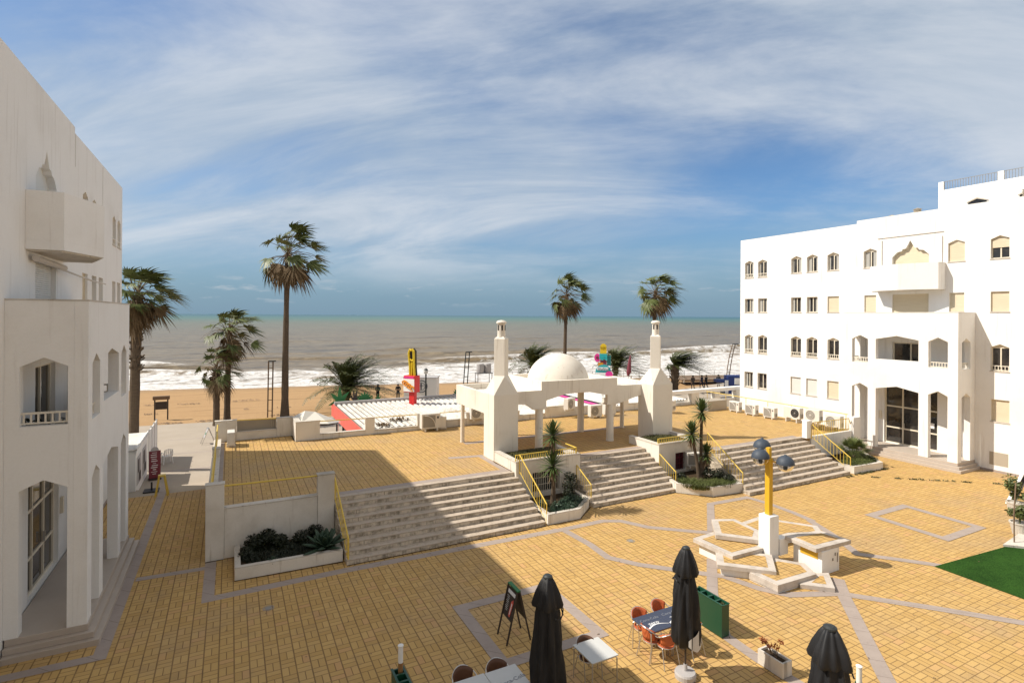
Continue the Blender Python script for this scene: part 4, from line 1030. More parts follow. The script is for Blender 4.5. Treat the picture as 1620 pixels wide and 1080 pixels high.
# brown cabinet and crates
e = empty('metal_cabinet', (31, 28.3, T), 'low brown metal cabinet at the far end of the row of air conditioners', 'cabinet')
mb = MB(); mb.box((30.4, 28.2, T), (32.3, 29.2, T + .72)); obj('casing', mb, M['beige'], e, bevel=.015)
mb = MB(); mb.box((30.388, 28.28, T + .08), (30.398, 28.68, T + .62)); mb.box((30.388, 28.76, T + .08), (30.398, 29.12, T + .62)); obj('mesh_panel', mb, M['acgrille'], e)
for i, (x, y) in enumerate(((31.6, 20.9), (31.75, 20.1))):
    e = empty('crate', (x, y, T), ('slatted brown crate by the pillar at the stair head', 'slatted brown crate at the yellow rail at the stair head')[i], 'crate', 'crates by the stair head')
    for k in range(3):
        mb = MB(); mb.box((x - .2, y - .28, T + .02 + k * .09), (x + .2, y + .28, T + .07 + k * .09)); obj('slat', mb, M['wood'], e)
    for sx, sy in ((-1, -1), (1, -1), (-1, 1), (1, 1)):
        mb = MB(); mb.box((x + sx * .21 - .02, y + sy * .29 - .02, T), (x + sx * .21 + .02, y + sy * .29 + .02, T + .28)); obj('corner_post', mb, M['wood'], e)

# ------------------------------------------------------------------ kiosks on the promenade
e = empty('red_kiosk', (12, 35, PZ), 'beach kiosk with a white corrugated roof and a red end fascia', 'kiosk')
KX0, KX1, KY0, KY1, KZ = 6.7, 19.6, 31.34, 41.8, 1.62
mb = MB(); nx = 36
for i in range(nx):
    a = KX0 + (KX1 - KX0) * i / nx; b = KX0 + (KX1 - KX0) * (i + 1) / nx; w_ = b - a
    xs_ = [a, a + w_ * .46, a + w_ * .54, a + w_ * .93]; zs_ = [KZ, KZ, KZ + .10, KZ + .10]; xs_.append(b); zs_.append(KZ)
    for q in range(4):
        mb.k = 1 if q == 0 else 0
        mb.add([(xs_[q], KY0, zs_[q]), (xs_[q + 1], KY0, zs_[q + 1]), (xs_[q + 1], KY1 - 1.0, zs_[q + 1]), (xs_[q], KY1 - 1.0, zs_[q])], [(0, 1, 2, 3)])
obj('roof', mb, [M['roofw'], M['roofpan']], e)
mb = MB(); mb.box((KX0 - .06, KY0, .78), (KX0 - .005, KY1, KZ + .06)); obj('end_fascia', mb, M['fascia_red'], e)
mb = MB(); mb.box((KX0, KY1 - .99, .9), (KX1, KY1 - .75, KZ + .26)); mb.box((KX0, KY1 - .74, KZ - .1), (KX1, KY1, KZ + .10)); obj('parapet', mb, M['greyp'], e)
mb = MB(); mb.box((KX0 + .5, KY0 + .3, PZ), (KX1 - .3, KY1 - 1.4, KZ - .05)); obj('wall', mb, M['boarddark'], e)
mb = MB(); mb.box((KX1 - .05, KY0, .78), (KX1, KY1, KZ + .08)); obj('far_fascia', mb, M['fascia_red'], e)
for y in (33.2, 35.4, 37.8, 40.2):
    mb = MB(); mb.box((KX0 + .02, y, PZ), (KX0 + .12, y + .1, .8)); obj('post', mb, M['boarddark'], e)
# cut-out plants along the kiosk parapet
def cutout(x, y, z, w, h, n, label, m='cutgreen'):
    mb = MB()
    for k in range(n):
        a = R_(-78) + R_(156) * k / (n - 1); L = h * (1 - .12 * abs(math.sin(a))); wd = w * .16
        pts = []
        for t in range(7):
            f = t / 6; r_ = L * f; bend = a * (1 + .25 * f)
            pts.append((math.sin(bend) * r_ * w / h, math.cos(bend) * r_))
        prof_ = []
        for i, (px2, pz2) in enumerate(pts): f = i / 6; ww = wd * math.sin(math.pi * min(1, .12 + f * .88)) * (1.15 - f * .4); prof_.append((px2, pz2, ww, a))
        lft = [(x + p[0] - math.cos(p[3]) * p[2], z + p[1] + math.sin(p[3]) * p[2]) for p in prof_]; rgt = [(x + p[0] + math.cos(p[3]) * p[2], z + p[1] - math.sin(p[3]) * p[2]) for p in prof_]
        yy_ = y + k * .012
        vs = [(u_, yy_, v_) for u_, v_ in lft] + [(u_, yy_, v_) for u_, v_ in rgt] + [(u_, yy_ + .03, v_) for u_, v_ in lft] + [(u_, yy_ + .03, v_) for u_, v_ in rgt]
        fs = [(i, i + 7, i + 8, i + 1) for i in range(6)] + [(14 + i, 14 + i + 1, 21 + i + 1, 21 + i) for i in range(6)] + [(i, i + 1, 15 + i, 14 + i) for i in range(6)] + [(7 + i, 21 + i, 22 + i, 8 + i) for i in range(6)]
        mb.add(vs, fs)
    return tag(obj('plant_cutout', mb, M[m]), label, 'sign', 'plant cut-outs on the kiosk roof')
cutout(7.15, 41.3, KZ + .1, .95, 1.25, 5, 'big green leaf cut-out at the left end of the kiosk parapet')
cutout(8.25, 41.3, KZ + .1, .50, 1.05, 6, 'dark palm cut-out beside the big green leaf cut-out', 'boarddark')
cutout(8.95, 41.3, KZ + .1, .75, .75, 11, 'green spiky bush cut-out between the dark palm cut-out and the two men')
cutout(9.5, 41.3, KZ + .1, .22, .50, 3, 'small green sprout cut-out right of the spiky bush cut-out')
cutout(9.95, 41.3, KZ + .1, .35, .50, 5, 'small green leaf cut-out by the two men')
cutout(16.5, 41.3, KZ + .1, .62, .72, 11, 'green spiky bush cut-out left of the pavilion wing')
# red sign with churros
sg = empty('churro_sign', (11.9, 38.86, KZ), 'red sign box with tall yellow loops and fried snacks on the kiosk roof', 'sign')
ry = Matrix.Translation((11.9, 38.86, 0)) @ Matrix.Rotation(R_(-54), 4, 'Z')
mb = MB(); mb.box((-.22, -.16, KZ), (.26, .16, KZ + 1.15), ry); obj('post', mb, M['red'], sg, bevel=.02)
mb = MB(); mb.box((-.62, -.30, 2.55), (.40, .34, 3.78), ry); obj('box', mb, M['red'], sg, bevel=.04)
mb = MB(); mb.box((-.60, -.315, 2.62), (.36, -.302, 3.55), ry); obj('panel', mb, M['white'], sg)
mb = MB(); mb.box((-.55, -.318, 3.60), (.30, -.302, 3.70), ry); obj('lettering', mb, M['pink'], sg)
mb = MB(); rr = random.Random(3)
for i in range(6):
    cx_ = -.52 + i * .15; cz_ = 3.28 - i * .085
    mb.tube([ry @ Vector((cx_ + .15 * math.cos(t * .7), -.36, cz_ + .15 * math.sin(t * .7) * (1.1 if i % 2 else .8))) for t in range(8)], .055, 6)
obj('snack', mb, M['signorange'], sg)
mb = MB()
for yy_, mm in ((-.05, 0), (.16, 1)):
    mb.k = mm
    lp = [(-.22, 3.78), (-.24, 4.6), (-.30, 4.9), (-.34, 5.45), (-.24, 5.68), (-.10, 5.60), (-.02, 5.7), (.10, 5.58), (.12, 5.1), (.14, 4.4), (.20, 3.78)]
    mb.tube([ry @ Vector((a, yy_, b)) for a, b in lp], .085, 8)
mb.k = 0; mb.tube([ry @ Vector((-.05, -.05, z_)) for z_ in (3.8, 4.3, 4.75)], .06, 8); mb.tube([ry @ Vector((a, -.05, b)) for a, b in ((-.2, 4.95), (-.05, 4.85), (.1, 4.95))], .07, 8)
mb.k = 1; mb.box((-.2, .02, 3.78), (.16, .24, 5.55), ry)
obj('loops', mb, [M['signyellow'], M['signdark']], sg)
# second kiosk, behind the pavilion, with the ice lolly sign
e = empty('white_kiosk', (25, 36, PZ), 'white-roofed kiosk with purple and black trim behind the pavilion', 'kiosk')
mb = MB()
for i in range(40):
    a = 20.6 + i * .30
    for q, (x0_, x1_, z0_, z1_) in enumerate(((0, .10, 0, 0), (.10, .15, 0, .08), (.15, .25, .08, .08), (.25, .30, .08, 0))):
        mb.add([(a + x0_, 32.4, 1.55 + z0_), (a + x1_, 32.4, 1.55 + z1_), (a + x1_, 39, 1.55 + z1_), (a + x0_, 39, 1.55 + z0_)], [(0, 1, 2, 3)])
obj('roof', mb, M['roofw'], e)
mb = MB(); mb.box((20.7, 32.6, PZ), (32.5, 38.8, 1.5)); obj('wall', mb, M['white'], e)
mb = MB(); mb.box((24.4, 32.3, 1.66), (24.55, 39, 1.74)); obj('black_trim', mb, M['acdark'], e)
mb = MB(); mb.box((23.9, 32.3, 1.66), (24.2, 39, 1.72)); obj('purple_trim', mb, M['pink'], e)
ic = empty('ice_lolly_sign', (27.3, 36.5, 1.6), 'colourful ice lolly sign with yellow lolly, pink sweet and aqua cup behind the dome', 'sign')
ri = Matrix.Translation((27.35, 36.5, 0)) @ Matrix.Rotation(R_(-38), 4, 'Z')
def disc(mb, cx, cz, r, y0, y1, n=20, sx=1):
    vs = [tuple(ri @ Vector((cx + r * sx * math.cos(2 * math.pi * k / n), y, cz + r * math.sin(2 * math.pi * k / n)))) for y in (y0, y1) for k in range(n)]
    mb.add(vs, [tuple(range(n)), tuple(range(n, 2 * n))] + [(k, (k + 1) % n, n + (k + 1) % n, n + k) for k in range(n)])
mb = MB(); mb.box((-.12, -.1, 1.6), (.12, .1, 3.3), ri); obj('post', mb, M['white'], ic)
mb = MB(); disc(mb, 0, 3.62, .60, -.22, .22, 24, 1.05); obj('cup', mb, M['aqua'], ic, fix=True)
mb = MB(); mb.box((-.58, -.24, 3.36), (.5, -.222, 3.58), ri); mb.box((-.50, -.24, 3.76), (.42, -.222, 4.02), ri); obj('cup_band', mb, M['whiteprint'], ic)
mb = MB()
for i in range(7): x_ = -.44 + i * .13; mb.bar(ri @ Vector((x_, -.25, 3.72 + (i % 2) * .06)), ri @ Vector((x_ + .10, -.25, 4.0 - (i % 3) * .05)), .07, .02)
obj('lettering', mb, M['teal'], ic)
mb = MB(); disc(mb, 0, 5.68, .26, -.12, .12); mb.box((-.26, -.12, 4.7), (.26, .12, 5.68), ri); obj('yellow_lolly', mb, M['signyellow'], ic)
mb = MB(); mb.box((-.32, -.15, 4.75), (.32, .15, 5.12), ri)
for k in range(4): disc(mb, -.24 + k * .16, 4.75 - (k % 2) * .08, .10, -.15, .15, 12)
obj('aqua_drip', mb, M['aqua'], ic)
mb = MB(); mb.box((-.24, -.11, 4.25), (.26, .11, 4.74), ri); obj('red_slice', mb, M['maroon'], ic)
mb = MB(); mb.box((-.42, -.12, 4.05), (-.0, .10, 4.38), ri); obj('wafer', mb, M['signorange'], ic)
mb = MB(); disc(mb, -.48, 4.78, .34, -.14, .02, 20, .75); obj('pink_sweet', mb, M['pink'], ic, fix=True)
mb = MB(); disc(mb, -.48, 4.78, .14, -.16, -.13, 14, .75); obj('sweet_centre', mb, M['maroon'], ic, fix=True)
mb = MB(); mb.box((.30, -.1, 4.15), (.62, .12, 4.95), ri); obj('aqua_bar', mb, M['teal'], ic, bevel=.03)
mb = MB(); disc(mb, .48, 3.42, .30, -.26, .06, 18); obj('pink_ball', mb, M['pink'], ic, fix=True)
# white tarpaulin roof seen over the back wall
mb = MB(); mb.add([(3.4, 31.5, 2.25), (4.9, 31.5, 2.15), (6.0, 34.2, 1.7), (3.1, 34.4, 2.1), (3.75, 32.6, 2.78), (4.3, 32.8, 2.66)], [(0, 1, 5, 4), (1, 2, 5), (2, 3, 4, 5), (3, 0, 4)])
mb.add([(3.4, 31.5, 2.15), (4.9, 31.5, 2.05), (6.0, 34.2, 1.6), (3.1, 34.4, 2.0)], [(0, 1, 2, 3)]); 
t_ = empty('canopy', (4.2, 33, PZ), 'white tarpaulin canopy with a low peak behind the terrace wall', 'canopy'); obj('cover', mb, M['canopyw'], t_)
for x, y in ((3.45, 31.6), (3.2, 34.3), (5.8, 34.1)):
    mb = MB(); mb.tube([(x, y, PZ), (x, y, 1.62)], .03, 6); obj('pole', mb, M['alu'], t_)
# water tanks on a stand behind the left tower
e = empty('tank_stand', (22.7, 50.2, PZ), 'pair of grey water tanks on a steel stand behind the left tower', 'water tank')
for x in (22.35, 23.15):
    mb = MB(); mb.lathe((x, 50.2, 2.45), [(.0, 0), (.36, .02), (.39, .3), (.36, .86), (.30, .92), (0, .95)], 18); obj('tank', mb, M['greyp'], e, smooth=False)
mb = MB(); mb.box((21.9, 49.8, 2.36), (23.6, 50.6, 2.44)); obj('platform', mb, M['grey_metal'], e)
for x in (21.95, 23.5):
    for y in (49.85, 50.5): mb = MB(); mb.tube([(x, y, PZ), (x, y, 2.36)], .04, 6); obj('leg', mb, M['grey_metal'], e)
# white kiosk by the left block
e = empty('poster_kiosk', (-6, 33, PZ), 'white kiosk with photo posters at the end of the left block', 'kiosk')
mb = MB(); mb.box((-9.5, 31.2, PZ), (-3.98, 35.3, 1.66)); obj('wall', mb, M['white'], e)
mb = MB()
for i in range(18): mb.box((-9.6, 31.1 + i * .238, 1.70), (-3.9, 31.1 + i * .238 + .225, 1.76))
obj('roof', mb, M['roofw'], e)
mb = MB(); mb.box((-3.97, 31.1, 1.55), (-3.93, 35.35, 1.84)); obj('fascia', mb, M['white'], e)
for y in (31.55, 33.45):
    mb = MB(); mb.box((-3.978, y, -.1), (-3.962, y + 1.35, 1.25)); o = obj('poster', mb, M['greyp'], e)
    mb = MB(); mb.box((-3.960, y + .25, .45), (-3.957, y + .75, 1.1)); mb.box((-3.960, y + .55, -.02), (-3.957, y + 1.25, .4)); sub('print', mb, M['boarddark'], o)
e = empty('windbreak', (-3.95, 36.5, PZ), 'white panel windbreak beyond the poster kiosk', 'fence')
for y in (35.75, 36.95, 38.15):
    mb = MB(); mb.box((-4.0, y, PZ), (-3.95, y + 1.14, 1.72)); obj('panel', mb, M['white'], e)
for y in (35.7, 36.9, 38.1, 39.3):
    mb = MB(); mb.box((-4.02, y, PZ), (-3.93, y + .045, 1.8)); obj('post', mb, M['alu'], e)
# totem menu
e = empty('menu_totem', (-3.5, 34.0, PZ), 'dark red menu board with a grey arched top by the poster kiosk', 'sign')
rm = Matrix.Translation((-3.5, 34.0, 0)) @ Matrix.Rotation(R_(12), 4, 'Z')
mb = MB(); mb.box((-.26, -.06, PZ + .08), (.26, .06, 1.0), rm); obj('panel', mb, M['maroon'], e, bevel=.01)
mb = MB(); n = 12; vs = [tuple(rm @ Vector((.18 * math.cos(math.pi * k / n), y, 1.002 + .20 * math.sin(math.pi * k / n)))) for y in (-.055, .055) for k in range(n + 1)]
mb.add(vs, [tuple(range(n + 1)), tuple(range(n + 1, 2 * n + 2))] + [(k, k + 1, n + 2 + k, n + 1 + k) for k in range(n)]); obj('arched_top', mb, M['greyp'], e, fix=True)
mb = MB(); rr = random.Random(9)
for i in range(11):
    z_ = .90 - i * .11; w_ = rr.uniform(.08, .20); mb.box((-w_, -.066, z_), (w_ * rr.uniform(.4, 1), -.062, z_ + rr.uniform(.02, .045)), rm)
obj('print', mb, M['whiteprint'], e)
mb = MB(); mb.box((-.28, -.2, PZ), (.28, .2, PZ + .078), rm); obj('base', mb, M['boarddark'], e)
# parasol base with a stub
e = empty('sunshade_stand', (-3.3, 30.9, PZ), 'dark stand plate with a stub of pole on the concrete', 'parasol stand')
mb = MB(); mb.box((-3.62, 30.6, -.245), (-3.0, 31.2, -.19)); obj('plate', mb, M['acdark'], e)
mb = MB(); mb.tube([(-3.3, 30.9, -.19), (-3.3, 30.9, .18)], .04, 8); obj('pole', mb, M['acdark'], e)
mb = MB(); mb.box((-9, 30.004, PZ - .1), (-.7, 31.4, -.25)); struct('promenade_landing', mb, M['promenade'])
# yellow A-frame barrier
e = empty('barrier', (-2.7, 29.25, 0), 'yellow A-shaped barrier at the edge of the brick paving', 'barrier')
for y in (28.95, 29.25):
    for x in (-1, 1):
        mb = MB(); mb.bar((-2.72 + x * .24, y, 0), (-2.72 + x * .10, y + (.08 if y < 29.1 else -.08), .88), .055); obj('leg', mb, M['yellow'], e)
mb = MB(); mb.box((-2.86, 28.98, .86), (-2.58, 29.22, .93)); obj('top', mb, M['yellow'], e)
# small A-board with white panel on the promenade
def aboard(name, x, y, rz, w, h, spread, label, mp, mf, z=PZ):
    e = empty(name, (x, y, z), label, 'sign board', rz=rz)
    for s_ in (-1, 1):
        for sx in (-1, 1):
            mb = MB(); mb.bar((sx * w / 2, s_ * spread, 0), (sx * w / 2 * .96, s_ * .03, h), .035); obj('leg', mb, M[mf], e, world=False)
        mb = MB(); f0, f1 = .42, .97
        y0, y1 = s_ * (spread + (.03 - spread) * f0), s_ * (spread + (.03 - spread) * f1)
        mb.add([(-w / 2 + .02, y0, h * f0), (w / 2 - .02, y0, h * f0), (w / 2 - .02, y1, h * f1), (-w / 2 + .02, y1, h * f1)], [(0, 1, 2, 3)])
        mb.add([(-w / 2 + .02, y0 - s_ * .012, h * f0), (w / 2 - .02, y0 - s_ * .012, h * f0), (w / 2 - .02, y1 - s_ * .012, h * f1), (-w / 2 + .02, y1 - s_ * .012, h * f1)], [(0, 1, 2, 3)])
        p = obj('panel', mb, M[mp], e, world=False)
        mb = MB()
        def pt(u, v, k=.004): return (-w / 2 + .02 + (w - .04) * u, y0 + (y1 - y0) * v + s_ * k, h * (f0 + (f1 - f0) * v))
        if name == 'menu_board':
            mb.add([pt(.12, .80), pt(.90, .80), pt(.90, .93), pt(.12, .93)], [(0, 1, 2, 3)])
            for i in range(9): mb.add([pt(.12 + .04 * (i % 3), .70 - i * .06), pt(.38 + .03 * (i % 2), .70 - i * .06), pt(.38, .715 - i * .06), pt(.12 + .04 * (i % 3), .715 - i * .06)], [(0, 1, 2, 3)])
            o = obj('print', mb, M['whiteprint'], p, world=False)
            mb = MB(); mb.add([pt(.58, .12, .005), pt(.74, .10, .005), pt(.86, .62, .005), pt(.80, .72, .005), pt(.62, .60, .005)], [(0, 1, 2, 3, 4)]); obj('picture', mb, M['fascia_red'], p, world=False)
            mb = MB(); mb.add([pt(.64, .18, .007), pt(.70, .18, .007), pt(.77, .56, .007), pt(.70, .58, .007)], [(0, 1, 2, 3)]); obj('glass', mb, M['whiteprint'], p, world=False)
        else:
            mb.add([pt(.3, .35), pt(.7, .35), pt(.7, .6), pt(.3, .6)], [(0, 1, 2, 3)]); obj('print', mb, M['cutgreen'], p, world=False)
    mb = MB(); mb.box((-w / 2, -.05, h), (w / 2, .05, h + .03)); obj('top', mb, M['cutgreen' if name == 'menu_board' else mf], e, world=False)
    return e
aboard('pavement_sign', -1.3, 41.9, R_(-80), .55, 1.0, .42, 'small A-shaped pavement sign on the promenade left of the terrace wall', 'greyp', 'alu')
aboard('menu_board', 6.48, 12.34, R_(-92), .56, 1.26, .33, 'dark menu A-board with a drink picture standing on the shaded brick', 'boarddark', 'dkmetal', 0)
# white plastic chair
def plastic_chair(x, y, z, rz, label):
    e = empty('plastic_chair', (x, y, z), label, 'chair', rz=rz)
    mb = MB(); mb.box((-.22, -.22, .40), (.22, .22, .44)); obj('seat', mb, M['white'], e, world=False, bevel=.015)
    mb = MB()
    for i in range(5): mb.bar((-.18 + i * .09, .22, .44), (-.17 + i * .085, .30, .84), .05, .02)
    mb.tube([(-.22, .22, .44), (-.21, .30, .82), (0, .32, .88), (.21, .30, .82), (.22, .22, .44)], .02, 6); obj('backrest', mb, M['white'], e, world=False)
    for sx in (-1, 1):
        mb = MB(); mb.tube([(sx * .24, .26, .62), (sx * .25, -.15, .62), (sx * .24, -.22, .42)], .022, 6); obj('armrest', mb, M['white'], e, world=False)
        for sy in (-1, 1):
            mb = MB(); mb.tube([(sx * .20, sy * .20, .41), (sx * .24, sy * .25, 0)], .022, 6); obj('leg', mb, M['white'], e, world=False)
plastic_chair(-3.25, 37.4, PZ, R_(200), 'white plastic chair standing behind the menu totem on the promenade')
plastic_chair(-3.95, 21.15, 4.553, R_(-60), 'white plastic chair on the loggia of the left block')
# potted plants on the left loggia
def leafball(mb, c, r, n, rnd, size=.10, flat=1.0):
    for _ in range(n):
        d = Vector((rnd.gauss(0, 1), rnd.gauss(0, 1), rnd.gauss(0, 1))).normalized()
        rr_ = r * (rnd.random() ** .45); p = Vector(c) + Vector((d.x * rr_, d.y * rr_, d.z * rr_ * flat))
        s_ = size * rnd.uniform(.6, 1.3); u = Vector((rnd.gauss(0, 1), rnd.gauss(0, 1), rnd.gauss(0, .6))).normalized(); w = d.cross(u)
        if w.length < .05: continue
        w.normalize(); mb.add([p - u * s_, p + w * s_ * .45, p + u * s_, p - w * s_ * .45], [(0, 1, 2, 3)])
for i, (x, y, h) in enumerate(((-4.35, 17.35, .45), (-3.62, 17.35, .40), (-3.95, 17.30, .25))):
    e = empty('potted_plant', (x, y, 4.553), ('dark spiky plant at the left end of the loggia of the left block', 'bushy dark plant at the right end of the loggia of the left block', 'low plant in the middle of the loggia of the left block')[i], 'plant', 'potted plants on the left loggia')
    mb = MB(); mb.lathe((x, y, 4.553), [(0, 0), (.12, 0), (.17, .62), (.15, .62), (0, .58)], 14); obj('pot', mb, M['boarddark'], e)
    mb = MB(); leafball(mb, (x, y, 5.2 + h * .4), .18 + h * .2, 160, random.Random(40 + i), .06); obj('foliage', mb, M['shrub'], e)

# ------------------------------------------------------------------ lamp and stepped stone benches in the plaza
lp = empty('plaza_lamp', (16.08, 12.28, 0), 'yellow lamp post with three slate-blue hoods on a tall white pedestal', 'lamp post')
mb = MB(); mb.box((15.85, 12.05, 0), (16.30, 12.50, 1.60)); obj('pedestal', mb, M['plaster'], lp, bevel=.025)
mb = MB(); mb.box((15.99, 12.19, 1.60), (16.17, 12.37, 3.50)); obj('post', mb, M['ochre'], lp, bevel=.012)
mb = MB(); mb.box((16.02, 12.22, 3.50), (16.14, 12.34, 3.84)); obj('post_top', mb, M['ochre'], lp, bevel=.01)
def hood(x, y, z, r=.285):
    mb = MB(); mb.lathe((x, y, z), [(r * math.cos(a * math.pi / 20), r * math.sin(a * math.pi / 20)) for a in range(11)], 32)
    mb.lathe((x, y, z), [(r, 0), (r * .96, -.0), (r * .93, .03)], 32); mb.lathe((x, y, z + r - .01), [(.05, 0), (.045, .035), (0, .05)], 12)
    h = obj('lamp_hood', mb, M['shade_blue'], lp, smooth=True)
    mb = MB(); mb.lathe((x, y, z), [(r * .90 * math.cos(-a * math.pi / 20), r * .90 * math.sin(-a * math.pi / 20)) for a in range(11)], 28); sub('lamp_bowl', mb, M['bowl'], h, smooth=True)
    mb = MB(); mb.lathe((x, y, z), [(0, 0.05), (.06, 0), (.075, -.10), (.06, -.20), (0, -.22)], 12); sub('bulb_holder', mb, M['shade_blue'], h)
    mb = MB(); mb.tube([(16.08, 12.28, z + .02), (x, y, z + .02)], .028, 8); sub('arm', mb, M['ochre'], h)
hood(16.27, 12.70, 3.74); hood(15.72, 12.33, 3.53); hood(16.30, 11.83, 3.36)
bn = empty('stepped_bench', (16, 12, 0), 'cluster of angular stone benches paved in yellow brick around the lamp pedestal', 'bench')
def slab(pts, z, th, name='slab', base=None, rim=.22):
    cx = sum(p[0] for p in pts) / len(pts); cy = sum(p[1] for p in pts) / len(pts)
    mb = MB(); mb.prism(pts, z - th, z); s_ = obj(name, mb, M['stonelt'], bn, fix=True, bevel=.01)
    n = len(pts); inn = []
    for i in range(n):
        p = Vector(pts[i]); a = (p - Vector(pts[i - 1])).normalized(); b = (Vector(pts[(i + 1) % n]) - p).normalized()
        d = (a + b)
        d = d.normalized() if d.length > .1 else b
        nn = Vector((-d.y, d.x))
        if nn.dot(Vector((cx, cy)) - p) < 0: nn = -nn
        k = rim / max(.45, abs(nn.dot(Vector((-b.y, b.x))))); q = p + nn * k; inn.append((q.x, q.y))
    mb = MB(); mb.prism(inn, z + .001, z + .006, True, False); sub('brick_inlay', mb, M['paving'], s_, fix=True)
    if base:
        k = base; bp = [(cx + (x - cx) * k, cy + (y - cy) * k) for x, y in pts]; mb = MB(); mb.prism(bp, 0, z - th - .001); sub('base', mb, M['plaster'], s_, fix=True)
M['stonelt'] = mat('pale_stone_rim', rough=.75, spec=.3, fn=lambda t, g, b: mixc(t, smooth(t, noi(t, g, 3, 5, .7), .4, .75), (.56, .50, .44), (.40, .35, .30)))
slab([(17.25, 14.55), (18.6, 14.7), (19.85, 13.05), (19.3, 12.45), (18.2, 12.9), (16.7, 12.9)], .30, .12, base=.86)
slab([(14.35, 13.95), (15.5, 14.05), (16.30, 12.55), (15.86, 12.30), (14.42, 12.32)], .50, .14, base=.84)
slab([(15.95, 14.6), (16.75, 14.25), (16.62, 13.0), (15.9, 12.52), (14.95, 13.5)], .68, .15, base=.84)
slab([(14.4, 13.0), (15.0, 12.85), (15.92, 12.03), (14.98, 11.15), (13.72, 12.32)], .38, .14, base=.84)
slab([(16.0, 12.0), (16.55, 11.3), (16.18, 10.66), (14.47, 10.72), (14.42, 11.7), (15.2, 12.0)], .26, .22, base=.97)
slab([(15.35, 10.64), (16.4, 10.9), (16.86, 10.70), (16.07, 10.0)], .14, .14, rim=.2)
slab([(16.50, 10.88), (18.20, 10.80), (18.05, 11.80), (16.55, 12.02)], .89, .13, 'table_slab')
mb = MB(); mb.box((16.74, 10.84, 0), (17.63, 11.84, .758)); bx_ = obj('table_base', mb, M['plaster'], bn, bevel=.015)
mb = MB(); mb.box((16.722, 10.98, .48), (16.736, 11.58, .74)); sub('yellow_panel', mb, M['ochre'], bx_)
mb = MB(); mb.box((17.25, 10.822, .38), (17.30, 10.836, .46)); mb.box((17.38, 10.822, .52), (17.42, 10.836, .62)); mb.box((17.5, 10.822, .30), (17.53, 10.836, .6)); sub('socket', mb, M['acgrille'], bx_)
mb = MB(); mb.box((16.32, 12.02, .26), (16.72, 12.3, .8)); obj('support', mb, M['plaster'], bn)

# ------------------------------------------------------------------ cafe furniture
def closed_parasol(x, y, H, label, R0=.30, light=False, zc=.72, seed=1, tilt=0):
    e = empty('parasol', (x, y, 0), label, 'parasol', rz=seed)
    rnd = random.Random(seed); ph = [rnd.uniform(0, 6.28) for _ in range(4)]
    def pleat(a, z): return 1 + .15 * math.sin(8 * a + ph[0] + 1.6 * z) + .07 * math.sin(3 * a + ph[1] + 3 * z) + .07 * math.sin(15 * a + ph[2] - 3 * z) - .10 * math.exp(-((z - 1.35) / .10) ** 2)
    mb = MB(); mb.tube([(0, 0, .05), (0, 0, H - .1)], .024, 10); obj('pole', mb, M['dkmetal'], e, world=False)
    zs_ = [zc, zc + .05, zc + .3, zc + .7, zc + 1.1, H - .75, H - .5, H - .2, H - .06]
    rs_ = [R0 * .82, R0 * .96, R0, R0 * .95, R0 * .84, R0 * .68, R0 * .56, R0 * .38, R0 * .18]
    mb = MB(); mb.lathe((0, 0, 0), [(0.03, zc + .12)] + list(zip(rs_, zs_)) + [(0, H - .03)], 72, pleat); obj('canopy', mb, M['black'], e, world=False, smooth=True)
    def flare(a, z): return 1 + .13 * math.sin(4 * a + ph[3]) + .09 * math.sin(9 * a + ph[1])
    mb = MB(); mb.lathe((0, 0, 0), [(R0 * .80, H - .60), (R0 * .84, H - .54), (R0 * .66, H - .32), (R0 * .42, H - .12), (R0 * .24, H - .01), (0, H)], 72, flare); obj('top_flap', mb, M['black'], e, world=False, smooth=True)
    mb = MB(); mb.lathe((0, 0, H - .03), [(R0 * .30, 0), (R0 * .29, .03), (R0 * .18, .055), (0, .06)], 20); obj('finial', mb, M['lead'], e, world=False)
    for i in range(2):
        a = ph[i]; mb = MB(); r_ = R0 * .95
        mb.tube([(r_ * math.cos(a + t * .25), r_ * math.sin(a + t * .25), H - .72 - .06 * math.sin(t)) for t in range(7)], .014, 5); obj('tie_strap', mb, M['black'], e, world=False)
    if light:
        mb = MB(); n = 14; a0 = R_(122); rr_ = R0 * 1.10
        for k in range(n):
            f0, f1 = k / n, (k + 1) / n
            def q(f, z): a = a0 + R_(105) * f; return (rr_ * (1 + .05 * math.sin(9 * f)) * math.cos(a), rr_ * (1 + .05 * math.sin(9 * f)) * math.sin(a), z)
            w0 = .16 + .26 * f0 ** .6; w1 = .16 + .26 * f1 ** .6
            mb.add([q(f0, zc + .10 - .16 * math.sin(math.pi * f0)), q(f1, zc + .10 - .16 * math.sin(math.pi * f1)), q(f1, zc + .06 + w1), q(f0, zc + .06 + w0)], [(0, 1, 2, 3)])
        obj('pale_lining', mb, M['lining'], e, world=False, smooth=True)
    mb = MB(); mb.lathe((0, 0, 0), [(0, 0), (.235, 0), (.24, .10), (.22, .14), (.05, .16), (.04, .30), (0, .30)], 24); obj('base', mb, M['greyp'], e, world=False)
    return e
closed_parasol(5.76, 9.5, 2.92, 'closed black parasol between the white tables and the menu board', .33, False, .55, 4)
closed_parasol(9.25, 9.2, 2.95, 'closed black parasol with a pale lining showing, beside the navy tables', .30, True, .78, 2)
closed_parasol(9.14, 5.77, 2.92, 'closed black parasol at the bottom edge near the withered planter', .37, False, .62, 9)

